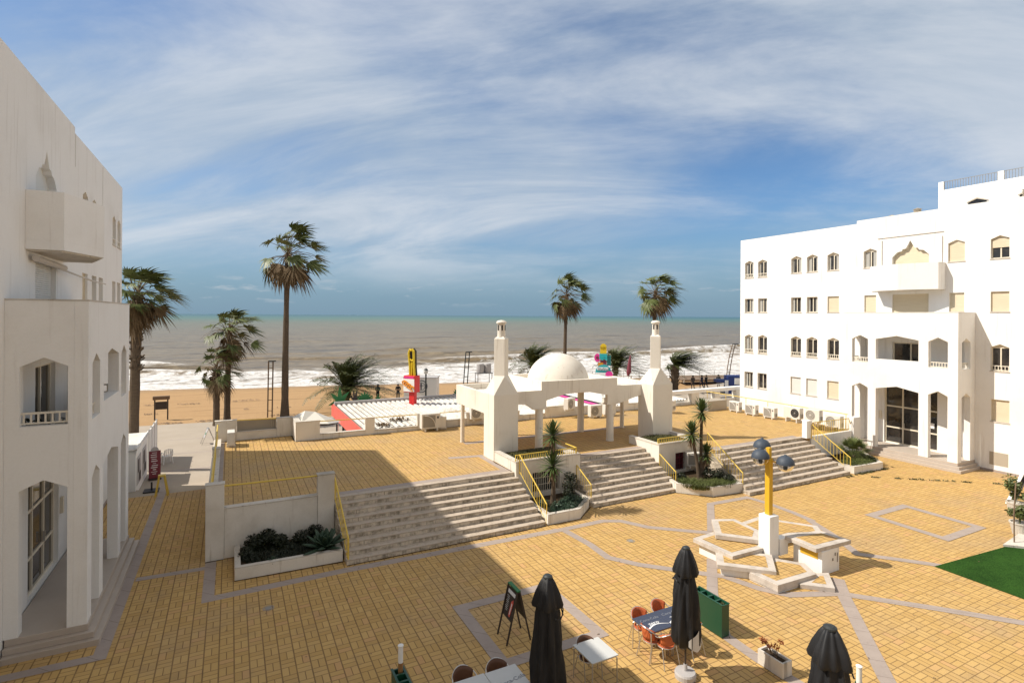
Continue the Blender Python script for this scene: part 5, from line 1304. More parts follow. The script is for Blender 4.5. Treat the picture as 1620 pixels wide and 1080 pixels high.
def cafe_chair(weave):
    e = empty('cafe_chair', (0, 0, 0))        # faces -Y
    mb = MB(); n = 16
    top = [(.205 * math.cos(2 * math.pi * k / n) * (1.02 if math.sin(2 * math.pi * k / n) < 0 else .95), .20 * math.sin(2 * math.pi * k / n)) for k in range(n)]
    mb.prism(top, .435, .462); obj('seat', mb, M[weave], e, world=False, fix=True, bevel=.008)
    mb = MB(); vs = []; fs = []; nk, nz = 11, 5
    for j in range(nz):
        for k in range(nk):
            a = R_(25) + R_(130) * k / (nk - 1); f = j / (nz - 1); edge = abs(k - (nk - 1) / 2) / ((nk - 1) / 2)
            r_ = .215 + .045 * f; z_ = .50 + (.31 - .07 * edge ** 2) * f; vs.append((r_ * math.cos(a), r_ * math.sin(a) * .95, z_))
    for j in range(nz - 1):
        for k in range(nk - 1): a = j * nk + k; fs.append((a, a + 1, a + nk + 1, a + nk))
    mb.add(vs, fs); o = obj('backrest', mb, M[weave], e, world=False, smooth=True)
    m = o.modifiers.new('thick', 'SOLIDIFY'); m.thickness = .016
    mb = MB(); pts = [(.235, -.19, .44), (.262, -.17, .63)]
    pts += [(.27 * math.cos(R_(-25) + R_(230) * k / 14), .27 * math.sin(R_(-25) + R_(230) * k / 14) * .98, .66 + .15 * max(0, math.sin(R_(-25) + R_(230) * k / 14)) ** 1.5) for k in range(15)]
    pts += [(-.262, -.17, .63), (-.235, -.19, .44)]
    mb.tube(pts, .0125, 8); obj('arm_frame', mb, M['alu'], e, world=False)
    mb = MB(); mb.tube([(.20 * math.cos(2 * math.pi * k / 20), .195 * math.sin(2 * math.pi * k / 20), .43) for k in range(21)], .011, 6, False); obj('seat_ring', mb, M['alu'], e, world=False)
    for sx in (-1, 1):
        mb = MB(); mb.tube([(sx * .235, -.19, .44), (sx * .235, -.235, 0)], .0125, 8); obj('leg', mb, M['alu'], e, world=False)
        mb = MB(); mb.tube([(sx * .19, .14, .44), (sx * .215, .27, 0)], .0125, 8); obj('leg', mb, M['alu'], e, world=False)
    return e
co = cafe_chair('orange'); cb = cafe_chair('brownweave')
def put(proto, x, y, rz, label, grp):
    o = proto if not proto.get('label') else dup(proto, (0, 0, 0), 0)
    o.location = (x, y, 0); o.rotation_euler = (0, 0, R_(rz)); tag(o, label, 'chair', grp)
GO = 'orange chairs round the navy tables'; GB = 'brown chairs at the pale tables'
put(co, 9.20, 10.62, -4, 'orange woven chair behind the left navy table', GO)
put(co, 9.92, 10.70, 3, 'orange woven chair behind the right navy table, left of the parasol', GO)
put(co, 9.06, 10.12, 92, 'orange woven chair pushed under the left end of the navy tables', GO)
put(co, 9.22, 9.80, 172, 'orange woven chair in front of the navy tables, nearest the camera', GO)
put(co, 10.02, 9.80, 186, 'orange woven chair half hidden behind the black parasol', GO)
put(cb, 7.28, 10.22, 0, 'brown woven chair behind the single pale grey table', GB)
put(cb, 4.36, 10.46, 3, 'brown woven chair behind the left white table', GB)
put(cb, 5.08, 10.36, -5, 'brown woven chair behind the right white table', GB)
ct = cafe_chair('orange')
put(ct, 9.72, 7.00, 200, 'orange chair whose round back shows at the bottom edge by the withered planter', 'chairs at the bottom edge')

def cafe_table(x0, x1, y0, y1, mtop, label, grp):
    cx, cy = (x0 + x1) / 2, (y0 + y1) / 2
    e = empty('cafe_table', (cx, cy, 0), label, 'table', grp); a, b = (x1 - x0) / 2, (y1 - y0) / 2
    mb = MB(); mb.box((-a, -b, .712), (a, b, .735)); obj('table_top', mb, M[mtop], e, world=False, bevel=.008)
    mb = MB(); mb.box((-a + .03, -b + .03, .675), (a - .03, b - .03, .710)); obj('apron', mb, M['alu'], e, world=False)
    for sx in (-1, 1):
        for sy in (-1, 1):
            mb = MB(); mb.tube([(sx * (a - .09), sy * (b - .09), .69), (sx * (a - .025), sy * (b - .025), .66), (sx * (a - .018), sy * (b - .018), 0)], .015, 8); obj('leg', mb, M['alu'], e, world=False)
    return e
tA = cafe_table(8.86, 9.55, 9.90, 10.60, 'navy', 'left navy table with white swoosh and lettering', 'navy tables pushed together')
tB = cafe_table(9.556, 10.24, 9.90, 10.60, 'navy', 'right navy table, partly behind the black parasol', 'navy tables pushed together')
for tt in (tA, tB):
    mb = MB(); n = 16
    for k in range(n):
        def yy2(f): return -.20 + .09 * math.sin(math.pi * f * 1.15 - .3)
        f0, f1 = k / n, (k + 1) / n; x0_, x1_ = -.33 + .66 * f0, -.33 + .66 * f1
        w0, w1 = .055 * (1 - f0 * .75), .055 * (1 - f1 * .75)
        mb.add([(x0_, yy2(f0) - w0 / 2, .738), (x1_, yy2(f1) - w1 / 2, .738), (x1_, yy2(f1) + w1 / 2, .738), (x0_, yy2(f0) + w0 / 2, .738)], [(0, 1, 2, 3)])
    obj('swoosh', mb, M['whiteprint'], tt, world=False)
    text_obj('lettering', 'zero', .17, Matrix.Translation((.0, -.045, .737)), M['whiteprint'], tt)
    text_obj('lettering', 'Coca-Cola', .13, Matrix.Translation((.02, .13, .737)), M['ink'], tt)
tC = cafe_table(6.95, 7.66, 9.60, 10.36, 'tabletop', 'single pale grey table standing half in the sun', 'pale tables')
tD = cafe_table(4.00, 4.74, 9.66, 10.38, 'tabletop', 'left white table at the bottom edge, without lettering', 'pale tables')
tE = cafe_table(4.75, 5.47, 9.66, 10.36, 'tabletop', 'right white table at the bottom edge, with grey lettering', 'pale tables')
text_obj('lettering', 'Coca-Cola', .15, Matrix.Translation((.06, -.10, .737)) @ Matrix.Rotation(R_(8), 4, 'Z') @ Matrix.Shear('XY', 4, (.3, 0)), M['ink'], tE)

# green plastic screens with compartments, cigarette posts
def green_box(x0, x1, y0, y1, h, label, cells=4):
    e = empty('green_planter', ((x0 + x1) / 2, (y0 + y1) / 2, 0), label, 'planter box', 'green planter boxes'); t = .035
    mb = MB(); mb.box((x0, y0, .03), (x0 + t, y1, h)); mb.box((x1 - t, y0, .03), (x1, y1, h)); mb.box((x0 + t, y0, .03), (x1 - t, y0 + t, h)); mb.box((x0 + t, y1 - t, .03), (x1 - t, y1, h))
    mb.box((x0 + t, y0 + t, h - .22), (x1 - t, y1 - t, h - .2)); mb.box((x0 - .012, y0 - .012, h), (x0 + t, y1 + .012, h + .02)); mb.box((x1 - t, y0 - .012, h), (x1 + .012, y1 + .012, h + .02))
    obj('shell', mb, M['green'], e)
    for i in range(1, cells):
        y = y0 + (y1 - y0) * i / cells; mb = MB(); mb.box((x0 + t, y - .025, h - .2), (x1 - t, y + .025, h + .015)); obj('divider', mb, M['green'], e)
    for sx, sy in ((x0 + .05, y0 + .08), (x1 - .09, y1 - .12)):
        mb = MB(); mb.box((sx, sy, 0), (sx + .04, sy + .04, .03)); obj('foot', mb, M['acdark'], e)
    return e
green_box(11.16, 11.42, 9.86, 10.86, .84, 'green planter box standing beside the navy tables')
gb = [green_box(3.02, 3.27, 10.3, 11.24, .80, 'green planter box at the bottom edge holding a white-tipped post'), green_box(11.08, 11.36, 5.5, 6.62, .80, 'green planter box behind the parasol at the bottom right')]
mb = MB(); leafball(mb, (11.3, 9.98, .80), .08, 40, random.Random(2), .03); tag(obj('sprig', mb, M['weed']), 'dry sprig in one compartment of the green planter box', 'plant')
def cigpost(x, y, z0, h, label):
    e = empty('ashtray_post', (x, y, z0), label, 'ashtray post', 'cigarette-shaped ashtray posts')
    mb = MB(); mb.tube([(x, y, z0), (x, y, z0 + h * .52)], .05, 14); obj('brown_part', mb, M['cigbrown'], e)
    mb = MB(); mb.tube([(x, y, z0 + h * .52), (x, y, z0 + h)], .051, 14); obj('white_part', mb, M['white'], e)
    mb = MB(); mb.lathe((x, y, z0 + h), [(.06, 0), (.06, .02), (.03, .035), (0, .035)], 14); obj('cap', mb, M['white'], e)
cigpost(3.18, 11.12, .62, .70, 'brown and white post in the green planter box at the lower left')
cigpost(11.14, 6.44, .61, .66, 'brown and white post beside the parasol at the lower right')
# concrete trough with a withered plant
e = empty('trough', (11.3, 8.4, 0), 'white concrete trough with a withered red plant', 'planter')
mb = MB(); x0, x1, y0, y1, h = 11.14, 11.46, 8.12, 8.78, .36; t = .045
mb.box((x0, y0, .02), (x0 + t, y1, h)); mb.box((x1 - t, y0, .02), (x1, y1, h)); mb.box((x0 + t, y0, .02), (x1 - t, y0 + t, h)); mb.box((x0 + t, y1 - t, .02), (x1 - t, y1, h)); mb.box((x0 + t, y0 + t, .02), (x1 - t, y1 - t, h - .08))
obj('shell', mb, M['coping'], e); mb = MB(); mb.box((x0 + t + .002, y0 + t + .002, h - .079), (x1 - t - .002, y1 - t - .002, h - .06)); obj('soil', mb, M['soil'], e)
mb = MB(); rr = random.Random(12)
e2 = empty('withered_plant', (11.28, 8.5, .3), 'withered red-leaved plant leaning in the concrete trough', 'plant')
tips = []
for i in range(6):
    a = rr.uniform(0, 6.28); b = Vector((11.28 + rr.uniform(-.05, .05), 8.5 + rr.uniform(-.1, .1), .3)); tp = b + Vector((rr.uniform(-.22, .12), rr.uniform(-.1, .28), rr.uniform(.22, .48)))
    mb.tube([b, (b + tp) / 2 + Vector((rr.uniform(-.03, .03), 0, .03)), tp], [.009, .007, .004], 5); tips.append(tp)
obj('stem', mb, M['wood'], e2)
mb = MB()
for tp in tips: leafball(mb, tp, .075, 26, rr, .036)
obj('leaves', mb, M['redleaf'], e2)
# right edge: leaning board, planters with shrubs, stake on the white kerb
e = empty('leaning_board', (31, 12.1, 0), 'tall white board leaning at the right edge of the plaza', 'board')
mb = MB(); mb.bar((30.55, 11.35, .02), (31.6, 11.2, 1.25), .12, .04); obj('panel', mb, M['white'], e)
mb = MB(); mb.bar((30.85, 11.30, .02), (31.8, 11.17, 1.2), .26, .03); obj('back_panel', mb, M['boarddark'], e)
mb = MB(); mb.prism([(24.75, 9.3), (26.5, 9.5), (30, 9.1), (30, 8.6), (25.2, 8.85)], .013, .09); tag(obj('kerb_edge', mb, M['coping'], fix=True), 'white kerb edging along the artificial turf at the right', 'kerb')
def shrub_pot(x, y, r, h, fh, fr, label, mp, ml, seed):
    e = empty('potted_shrub', (x, y, 0), label, 'potted plant', 'potted plants at the right edge')
    mb = MB(); mb.lathe((x, y, 0), [(0, 0), (r * .7, 0), (r, h), (r * 1.06, h), (r * 1.06, h + .05), (r * .9, h + .05), (r * .88, h - .02), (0, h - .04)], 20); obj('pot', mb, M[mp], e)
    mb = MB(); rnd = random.Random(seed)
    for i in range(9): leafball(mb, (x + rnd.uniform(-.6, .6) * fr, y + rnd.uniform(-.6, .6) * fr, h + fh * rnd.uniform(.25, .95)), fr * rnd.uniform(.35, .6), 90, rnd, .07)
    for i in range(5): mb.tube([(x, y, h - .05), (x + rnd.uniform(-.3, .3) * fr, y + rnd.uniform(-.3, .3) * fr, h + fh * .8)], .012, 5)
    obj('foliage', mb, M[ml], e)
shrub_pot(26.75, 9.55, .30, .42, .60, .34, 'yellow-green shrub in a ribbed white pot at the right edge', 'coping', 'grassy', 4)
shrub_pot(29.3, 10.6, .30, .48, .95, .45, 'taller loose green shrub in a white pot by the leaning board', 'coping', 'palm', 6)
e = empty('stake', (25.35, 9.32, 0), 'thin wooden stake standing on the white kerb at the right edge', 'stake')
mb = MB(); mb.tube([(25.35, 9.20, .09), (25.45, 9.25, 1.1), (26.0, 9.4, 2.1)], .022, 6); obj('stick', mb, M['wood'], e)
mb = MB(); mb.tube([(25.55, 9.27, .75), (25.42, 9.22, 1.3)], .016, 6); obj('tie_stick', mb, M['wood'], e)

# ------------------------------------------------------------------ plants
WIND = Vector((.90, -.40, 0)).normalized()
def fan_palm(x, y, z0, ztop, label, cr=2.2, r0=.27, r1=.16, seed=1, nl=30, nd=14, skirt=.9, lean=(0, 0), wind=1.0, boots=0):
    rnd = random.Random(seed); e = empty('fan_palm', (x, y, z0), label, 'palm tree', 'palms along the promenade')
    topc = Vector((x + lean[0], y + lean[1], ztop - cr * .62)); b = Vector((x, y, z0 - .3))
    mb = MB(); pts = []; rs = []
    for i in range(19):
        f = i / 18; p = b.lerp(topc, f); p += Vector((lean[0], lean[1], 0)) * (-.25 * math.sin(math.pi * f)); pts.append(p)
        rr_ = r0 + (r1 - r0) * min(1, f * 1.4) + (.10 * (1 - f * 8) if f < .125 else 0)
        rs.append(rr_ * rnd.uniform(.94, 1.06))
    mb.tube(pts, rs, 12)
    if boots:      # old leaf bases
        for i in range(boots):
            f = 1 - rnd.random() ** 1.0 * .42; p = b.lerp(topc, f); a = rnd.uniform(0, 6.28); d = Vector((math.cos(a), math.sin(a), .9)).normalized()
            o_ = p + Vector((math.cos(a), math.sin(a), 0)) * r1 * .85; mb.bar(o_, o_ + d * rnd.uniform(.16, .30), .12, .05)
    obj('trunk', mb, M['bark'], e, smooth=False)
    def fronds(name, n, e0, e1, m, plen, blade, wk, gk, seedk):
        rk = random.Random(seed * 31 + seedk); mb = MB(); ps = MB()
        for i in range(n):
            az_ = 2 * math.pi * (i * .381966 + rk.uniform(-.04, .04)); el = R_(e0 + (e1 - e0) * ((i + .5) / n) + rk.uniform(-8, 8))
            d = Vector((math.cos(az_) * math.cos(el), math.sin(az_) * math.cos(el), math.sin(el)))
            d = (d + WIND * wk * .10 * wind).normalized(); L = plen * rk.uniform(.75, 1.2)
            c0 = topc + Vector((0, 0, rk.uniform(-.25, .25))); tip = c0 + d * L + WIND * (.10 * L * wk * wind) - Vector((0, 0, .10 * L * gk)); mid = c0 + d * L * .55
            ps.tube([c0, mid, tip], [.030, .022, .016], 4, False)
            ax = (tip - mid).normalized(); ax = (ax + WIND * .30 * wk * wind - Vector((0, 0, .22 * gk))).normalized()
            side = ax.cross(Vector((0, 0, 1)));
            if side.length < .1: side = Vector((1, 0, 0))
            side.normalize(); nrm = side.cross(ax).normalized(); roll = rk.uniform(-.7, .7); side = (side * math.cos(roll) + nrm * math.sin(roll)); nrm = side.cross(ax).normalized()
            nb = 19; B_ = blade * rk.uniform(.8, 1.15)
            for k in range(nb):
                t = -1 + 2 * k / (nb - 1); ang = t * R_(84); ld = (ax * math.cos(ang) + side * math.sin(ang) + nrm * (.30 * abs(t)))
                LL = B_ * (1 - .30 * abs(t) ** 1.6) * rk.uniform(.85, 1.1); bend = (WIND * .32 * wk * wind * rk.uniform(.5, 1.4) - Vector((0, 0, .34 * gk * rk.uniform(.5, 1.5))))
                pp = [tip + ld * LL * f + bend * LL * f * f for f in (0, .38, .72, 1.0)]
                sd = (ld.cross(nrm)); sd = sd.normalized() if sd.length > .05 else side
                mb.strip(pp, (.010, .062 * B_, .034 * B_, .003), sd)
        for v, f in ((ps.v, ps.f),): mb.k = 1; mb.add(v, f)
        obj(name, mb, [M[m], M['palmdead']], e)
    fronds('crown', nl + 4, 88, -30, 'palm', cr * .58, cr * .40, 1.0, 1.0, 1)
    if nd: fronds('dry_fronds', nd, -35, -75, 'palmdead', cr * .40, cr * .44, .45, 1.6, 2)
    mb = MB(); rk = random.Random(seed + 77)
    for i in range(7):     # thin bare flower stalks
        a = rk.uniform(0, 6.28); d = Vector((math.cos(a), math.sin(a), .5)); L = cr * rk.uniform(.7, 1.05)
        mb.tube([topc + d * L * f + WIND * L * .15 * f - Vector((0, 0, .75 * L * f * f)) for f in (0, .3, .6, .85, 1.0)], [.018, .014, .011, .008, .005], 4, False)
    obj('flower_stalks', mb, M['palmdead'], e)
    return e
fan_palm(-4.75, 36.5, PZ, 10.6, 'stout fan palm with a thick shaggy trunk beside the left block', 2.2, .23, .25, 11, 30, 26, lean=(.15, 0), boots=80)
fan_palm(3.88, 47.0, PZ, 14.9, 'tallest fan palm with a long bare trunk, standing alone left of centre', 3.0, .30, .20, 23, 28, 18, lean=(.15, 0))
fan_palm(-.22, 49.2, PZ, 8.4, 'medium fan palm, the taller of the pair by the left back wall', 2.6, .24, .20, 35, 26, 12, lean=(.15, 0))
fan_palm(-.95, 48.4, PZ, 5.2, 'short fan palm, the lower of the pair by the left back wall', 2.1, .24, .24, 47, 20, 12, boots=60)
fan_palm(33.7, 52.2, PZ, 12.4, 'fan palm rising behind the white dome', 2.95, .24, .17, 59, 27, 18, lean=(.2, 0))
fan_palm(40.0, 44.6, PZ, 12.5, 'fan palm whose crown shows above the right chimney tower', 2.95, .26, .19, 61, 28, 14, lean=(.2, 0))

def date_palm(x, y, z0, ht, L, label, seed=1, n=46, wind=1.0, tr=.34):
    rnd = random.Random(seed); e = empty('date_palm', (x, y, z0), label, 'palm tree', 'feathery palms along the promenade')
    top = Vector((x, y, z0 + ht)); mb = MB(); mb.tube([(x, y, z0 - .3), (x, y, z0 + ht * .5), tuple(top)], [tr, tr * .85, tr * 1.15], 12)
    for i in range(50):
        f = rnd.uniform(.15, 1); a = rnd.uniform(0, 6.28); o_ = Vector((x, y, z0 + ht * f)) + Vector((math.cos(a), math.sin(a), 0)) * tr * .9
        mb.bar(o_, o_ + Vector((math.cos(a) * .15, math.sin(a) * .15, .22)), .12, .06)
    obj('trunk', mb, M['bark'], e)
    mb = MB()
    for i in range(n):
        az_ = 2 * math.pi * (i * .381966); el = R_(84 - 88 * (i + .5) / n + rnd.uniform(-7, 7)); d = Vector((math.cos(az_) * math.cos(el), math.sin(az_) * math.cos(el), math.sin(el)))
        d = (d + WIND * .42 * wind).normalized(); LL = L * rnd.uniform(.75, 1.1)
        P = [top + d * LL * f + WIND * (.42 * wind * LL * f * f) - Vector((0, 0, .40 * LL * f * f * rnd.uniform(.9, 1.1))) for f in [k / 14 for k in range(15)]]
        mb.strip([P[0], P[5], P[10], P[14]], (.035, .028, .018, .006), Vector((-d.y, d.x, .01)).normalized())
        for k in range(1, 15):
            for m_ in range(2):
                p = P[k - 1].lerp(P[k], .25 + .5 * m_); tg = (P[k] - P[k - 1]).normalized(); sd = tg.cross(Vector((0, 0, 1)))
                if sd.length < .1: continue
                sd.normalize(); nn = sd.cross(tg)
                fl = (k + m_ * .5) / 15; ll = min(L, 4.4) * .20 * math.sin(math.pi * min(1, .18 + fl * .80)) * rnd.uniform(.8, 1.15)
                for s_ in (-1, 1):
                    ld = (tg * .75 + sd * s_ * .75 + nn * .25 + WIND * .45 * wind).normalized()
                    mb.strip([p, p + ld * ll * .55, p + ld * ll + WIND * .10 * ll - Vector((0, 0, .22 * ll))], (.028, .036, .006), (ld.cross(nn)).normalized())
    obj('crown', mb, M['date'], e); return e
date_palm(9.9, 53.8, PZ, 1.6, 5.6, 'bushy windblown feather palm left of the red sign, close behind the kiosk', 3, 84, .55)
date_palm(35.6, 63.0, PZ, 2.0, 5.2, 'feather palm half hidden behind the white dome', 5, 70, .6)
date_palm(47.0, 60.0, PZ, 1.7, 5.2, 'feather palm behind the ice lolly sign', 7, 70, .6)
date_palm(45.9, 47.6, PZ, 3.0, 3.3, 'windblown feather palm with a visible thick trunk right of the right tower', 9, 76, 1.5, .46)

def yucca(x, y, heads, label, seed):
    rnd = random.Random(seed); e = empty('yucca', (x, y, .3), label, 'yucca', 'yuccas in the planters')
    mb = MB()
    for (hx, hy, hz, r_, kx) in heads:
        mb.tube([(x + kx * .06, y, .25), (x + hx * .4, y + hy * .4, .3 + (hz - .3) * .4), (x + hx * .9, y + hy, hz - .25), (x + hx, y + hy, hz)], [.11, .075, .07, .06], 9)
    mb.lathe((x, y, .25), [(.22, 0), (.15, .12), (.10, .3)], 12); obj('trunk', mb, M['bark'], e)
    for (hx, hy, hz, r_, kx) in heads:
        mb = MB(); dr = MB()
        for i in range(120):
            az_ = i * 2.39996; el = R_(86 - 118 * (i / 119) ** 1.0 + rnd.uniform(-8, 8)); d = Vector((math.cos(az_) * math.cos(el), math.sin(az_) * math.cos(el), math.sin(el)))
            L = r_ * rnd.uniform(.8, 1.1) * (.85 if el > 1.2 else 1); o_ = Vector((x + hx, y + hy, hz - .12 + .22 * (1 - i / 119))); sd = d.cross(Vector((0, 0, 1))); sd = sd.normalized() if sd.length > .05 else Vector((1, 0, 0))
            mb.strip([o_ + d * .04, o_ + d * L * .4, o_ + d * L * .8 - Vector((0, 0, .02)), o_ + d * L - Vector((0, 0, .06 * L))], (.022, .034, .022, .002), sd)
        for i in range(46):
            a = rnd.uniform(0, 6.28); o_ = Vector((x + hx + .07 * math.cos(a), y + hy + .07 * math.sin(a), hz - .05 - rnd.uniform(0, .42))); d = Vector((math.cos(a) * .45, math.sin(a) * .45, -1)).normalized(); L = rnd.uniform(.25, .45)
            dr.strip([o_, o_ + d * L * .6, o_ + d * L], (.016, .018, .003), Vector((-math.sin(a), math.cos(a), 0)))
        h = obj('leaf_head', mb, M['yucca'], e); sub('dry_leaves', dr, M['yuccadry'], h)
yucca(12.08, 19.5, [(-.02, .05, 3.22, .70, 0), (-.06, .0, 1.98, .72, -1)], 'tall yucca with two spiky heads in the planter left of the middle steps', 4)
yucca(20.36, 19.35, [(.06, -.02, 3.60, .72, 1), (-.42, .15, 2.56, .66, -1), (.28, -.12, 1.55, .56, .5)], 'yucca with three spiky heads in the planter left of the right steps', 8)
def clumps(name, label, cat, cs, m, seed, n=260, size=.07, stems=True):
    rnd = random.Random(seed); e = empty(name, (cs[0][0], cs[0][1], .25), label, cat); mb = MB()
    for (x, y, z, r_) in cs: leafball(mb, (x, y, z), r_, int(n * r_ / .3), rnd, size, .85)
    obj('foliage', mb, M[m], e)
    mb = MB()
    for (x, y, z, r_) in cs:
        for _ in range(3): mb.tube([(x, y, .2), (x + rnd.uniform(-.6, .6) * r_, y + rnd.uniform(-.6, .6) * r_, z + r_ * .5)], [.016, .006], 5)
    obj('stem', mb, M['bark'], e); return e
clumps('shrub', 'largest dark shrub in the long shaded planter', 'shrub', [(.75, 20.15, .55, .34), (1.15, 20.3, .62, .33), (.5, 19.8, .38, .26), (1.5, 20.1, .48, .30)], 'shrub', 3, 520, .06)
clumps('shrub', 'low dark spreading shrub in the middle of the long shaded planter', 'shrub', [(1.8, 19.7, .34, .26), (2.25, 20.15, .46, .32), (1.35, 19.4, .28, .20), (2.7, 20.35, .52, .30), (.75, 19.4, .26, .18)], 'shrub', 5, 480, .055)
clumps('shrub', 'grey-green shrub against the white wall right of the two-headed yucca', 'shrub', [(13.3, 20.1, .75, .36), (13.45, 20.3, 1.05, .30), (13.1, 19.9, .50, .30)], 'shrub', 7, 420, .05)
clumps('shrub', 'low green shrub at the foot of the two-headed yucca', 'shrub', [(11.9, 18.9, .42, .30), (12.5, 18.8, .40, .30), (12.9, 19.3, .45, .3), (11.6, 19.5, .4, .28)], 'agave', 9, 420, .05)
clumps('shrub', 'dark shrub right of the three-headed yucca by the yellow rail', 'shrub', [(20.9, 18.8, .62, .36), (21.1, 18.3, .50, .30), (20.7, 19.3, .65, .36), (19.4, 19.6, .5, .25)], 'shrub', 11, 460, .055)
def grass(cs, label, seed, m='grassy', n=1100, h=.22):
    mb = MB(); rnd = random.Random(seed)
    for (x, y, rx_, ry_, z) in cs:
        for _ in range(int(n * rx_ * ry_ * 2.4)):
            a = rnd.random() * 6.28; q = math.sqrt(rnd.random()); px2, py2 = x + rx_ * q * math.cos(a), y + ry_ * q * math.sin(a); hh = h * rnd.uniform(.5, 1.3); b = rnd.random() * 6.28
            mb.strip([(px2, py2, z), (px2 + .3 * hh * math.cos(b), py2 + .3 * hh * math.sin(b), z + hh * .7), (px2 + .8 * hh * math.cos(b), py2 + .8 * hh * math.sin(b), z + hh)], (.010, .009, .001), Vector((-math.sin(b), math.cos(b), 0)))
    o = obj('grass', mb, M[m]); tag(o, label, 'grass'); o['kind'] = 'stuff'
grass([(19.7, 18.35, .85, .45, .30), (20.6, 18.15, .7, .4, .30), (19.2, 18.9, .5, .5, .30)], 'green grass in the planter of the three-headed yucca', 2, n=1900)
grass([(12.2, 18.75, .8, .35, .28), (12.9, 19.3, .6, .5, .28)], 'dark low grass in the planter of the two-headed yucca', 3, 'agave', 1500, .16)
grass([(20.2, 21.9, 1.0, .85, 1.70)], 'dry grass in the raised planter under the right tower', 4, 'weed', 1500, .13)
grass([(12.5, 21.9, 1.3, .8, 1.78)], 'dry grass in the raised planter under the left tower', 5, 'weed', 1200, .10)
grass([(30.2, 17.7, .9, .55, .25), (31.3, 18.1, 1.0, .7, .25), (32.2, 18.9, .7, .45, .25)], 'green grass in the planter by the sunlit building', 6, 'grassy', 1700, .18)
grass([(1.7, 19.6, 1.4, .7, .27)], 'dark ground cover in the long shaded planter', 7, 'shrub', 1300, .14)
# agave
def agave(x, y, z, r_, label, seed, n=34):
    rnd = random.Random(seed); e = empty('agave', (x, y, z), label, 'agave'); mb = MB()
    for i in range(n):
        az_ = i * 2.39996; el = R_(84 - 74 * (i / (n - 1)) + rnd.uniform(-4, 4)); d = Vector((math.cos(az_) * math.cos(el), math.sin(az_) * math.cos(el), math.sin(el))); L = r_ * rnd.uniform(.85, 1.1) * (.7 + .3 * i / n)
        sd = Vector((-math.sin(az_), math.cos(az_), 0)); nn = sd.cross(d)
        ws = (.05, .085, .10, .085, .045, .003); P = [Vector((x, y, z)) + d * L * f - Vector((0, 0, .12 * L * f * f)) for f in (.02, .2, .42, .66, .86, 1.0)]
        vs = []
        for p, w in zip(P, ws): w *= r_ / .8; vs += [p - sd * w + nn * w * .35, p - nn * w * .12, p + sd * w + nn * w * .35]
        fs = []
        for k in range(5): a = 3 * k; fs += [(a, a + 1, a + 4, a + 3), (a + 1, a + 2, a + 5, a + 4)]
        mb.add(vs, fs)
    o = obj('leaves', mb, M['agave'], e, smooth=True); m = o.modifiers.new('thick', 'SOLIDIFY'); m.thickness = .018; return e
agave(2.86, 19.25, .34, .88, 'big grey-green agave at the right end of the long shaded planter', 3)
agave(1.25, 19.0, .28, .26, 'small agave near the front kerb of the long shaded planter', 5, 16)
# small fan palm in the right planter
rk = random.Random(21); e = empty('dwarf_fan_palm', (31.2, 18.4, .3), 'small dark fan palm in the planter by the sunlit building', 'palm'); mb = MB()
for i in range(20):
    az_ = i * 2.39996; el = R_(80 - 62 * i / 20); d = Vector((math.cos(az_) * math.cos(el), math.sin(az_) * math.cos(el), math.sin(el))); tip = Vector((31.2, 18.4, .5)) + d * .62
    mb.tube([(31.2, 18.4, .3), tuple(tip)], [.016, .01], 4, False); sd = Vector((-math.sin(az_), math.cos(az_), 0)); nn = sd.cross(d)
    for k in range(15):
        t = -1 + 2 * k / 14; ld = d * math.cos(t * 1.5) + sd * math.sin(t * 1.5); L = .55 * (1 - .25 * abs(t)); mb.strip([tip, tip + ld * L * .5, tip + ld * L - Vector((0, 0, .10))], (.006, .028, .003), ld.cross(nn).normalized() if ld.cross(nn).length > .05 else sd)
obj('crown', mb, M['palm'], e)
mb = MB(); mb.tube([(31.2, 18.4, .2), (31.2, 18.4, .5)], .09, 8); obj('trunk', mb, M['bark'], e)
mb = MB(); rr = random.Random(8)
for i in range(2):
    mb = MB()
    for _ in range(42):
        x = (8.0, 9.15)[i] + rr.gauss(0, (.16, .28)[i]); y = (31.85, 33.1)[i] + rr.gauss(0, .16); s_ = rr.uniform(.08, .18); a = rr.uniform(0, 6.28)
        mb.strip([(x, y, KZ + .10), (x + s_ * math.cos(a), y + s_ * math.sin(a), KZ + .12 + rr.uniform(0, .16)), (x + 2 * s_ * math.cos(a), y + 2 * s_ * math.sin(a), KZ + .10 + rr.uniform(0, .1))], (.035, .045, .01), Vector((-math.sin(a), math.cos(a), 0)))
    tag(obj('fallen_fronds', mb, M['palmdead']), ('small heap of dry palm fronds on the white kiosk roof near the parapet', 'larger heap of dry palm fronds farther up the white kiosk roof')[i], 'dry fronds', 'dry fronds on the kiosk roof')

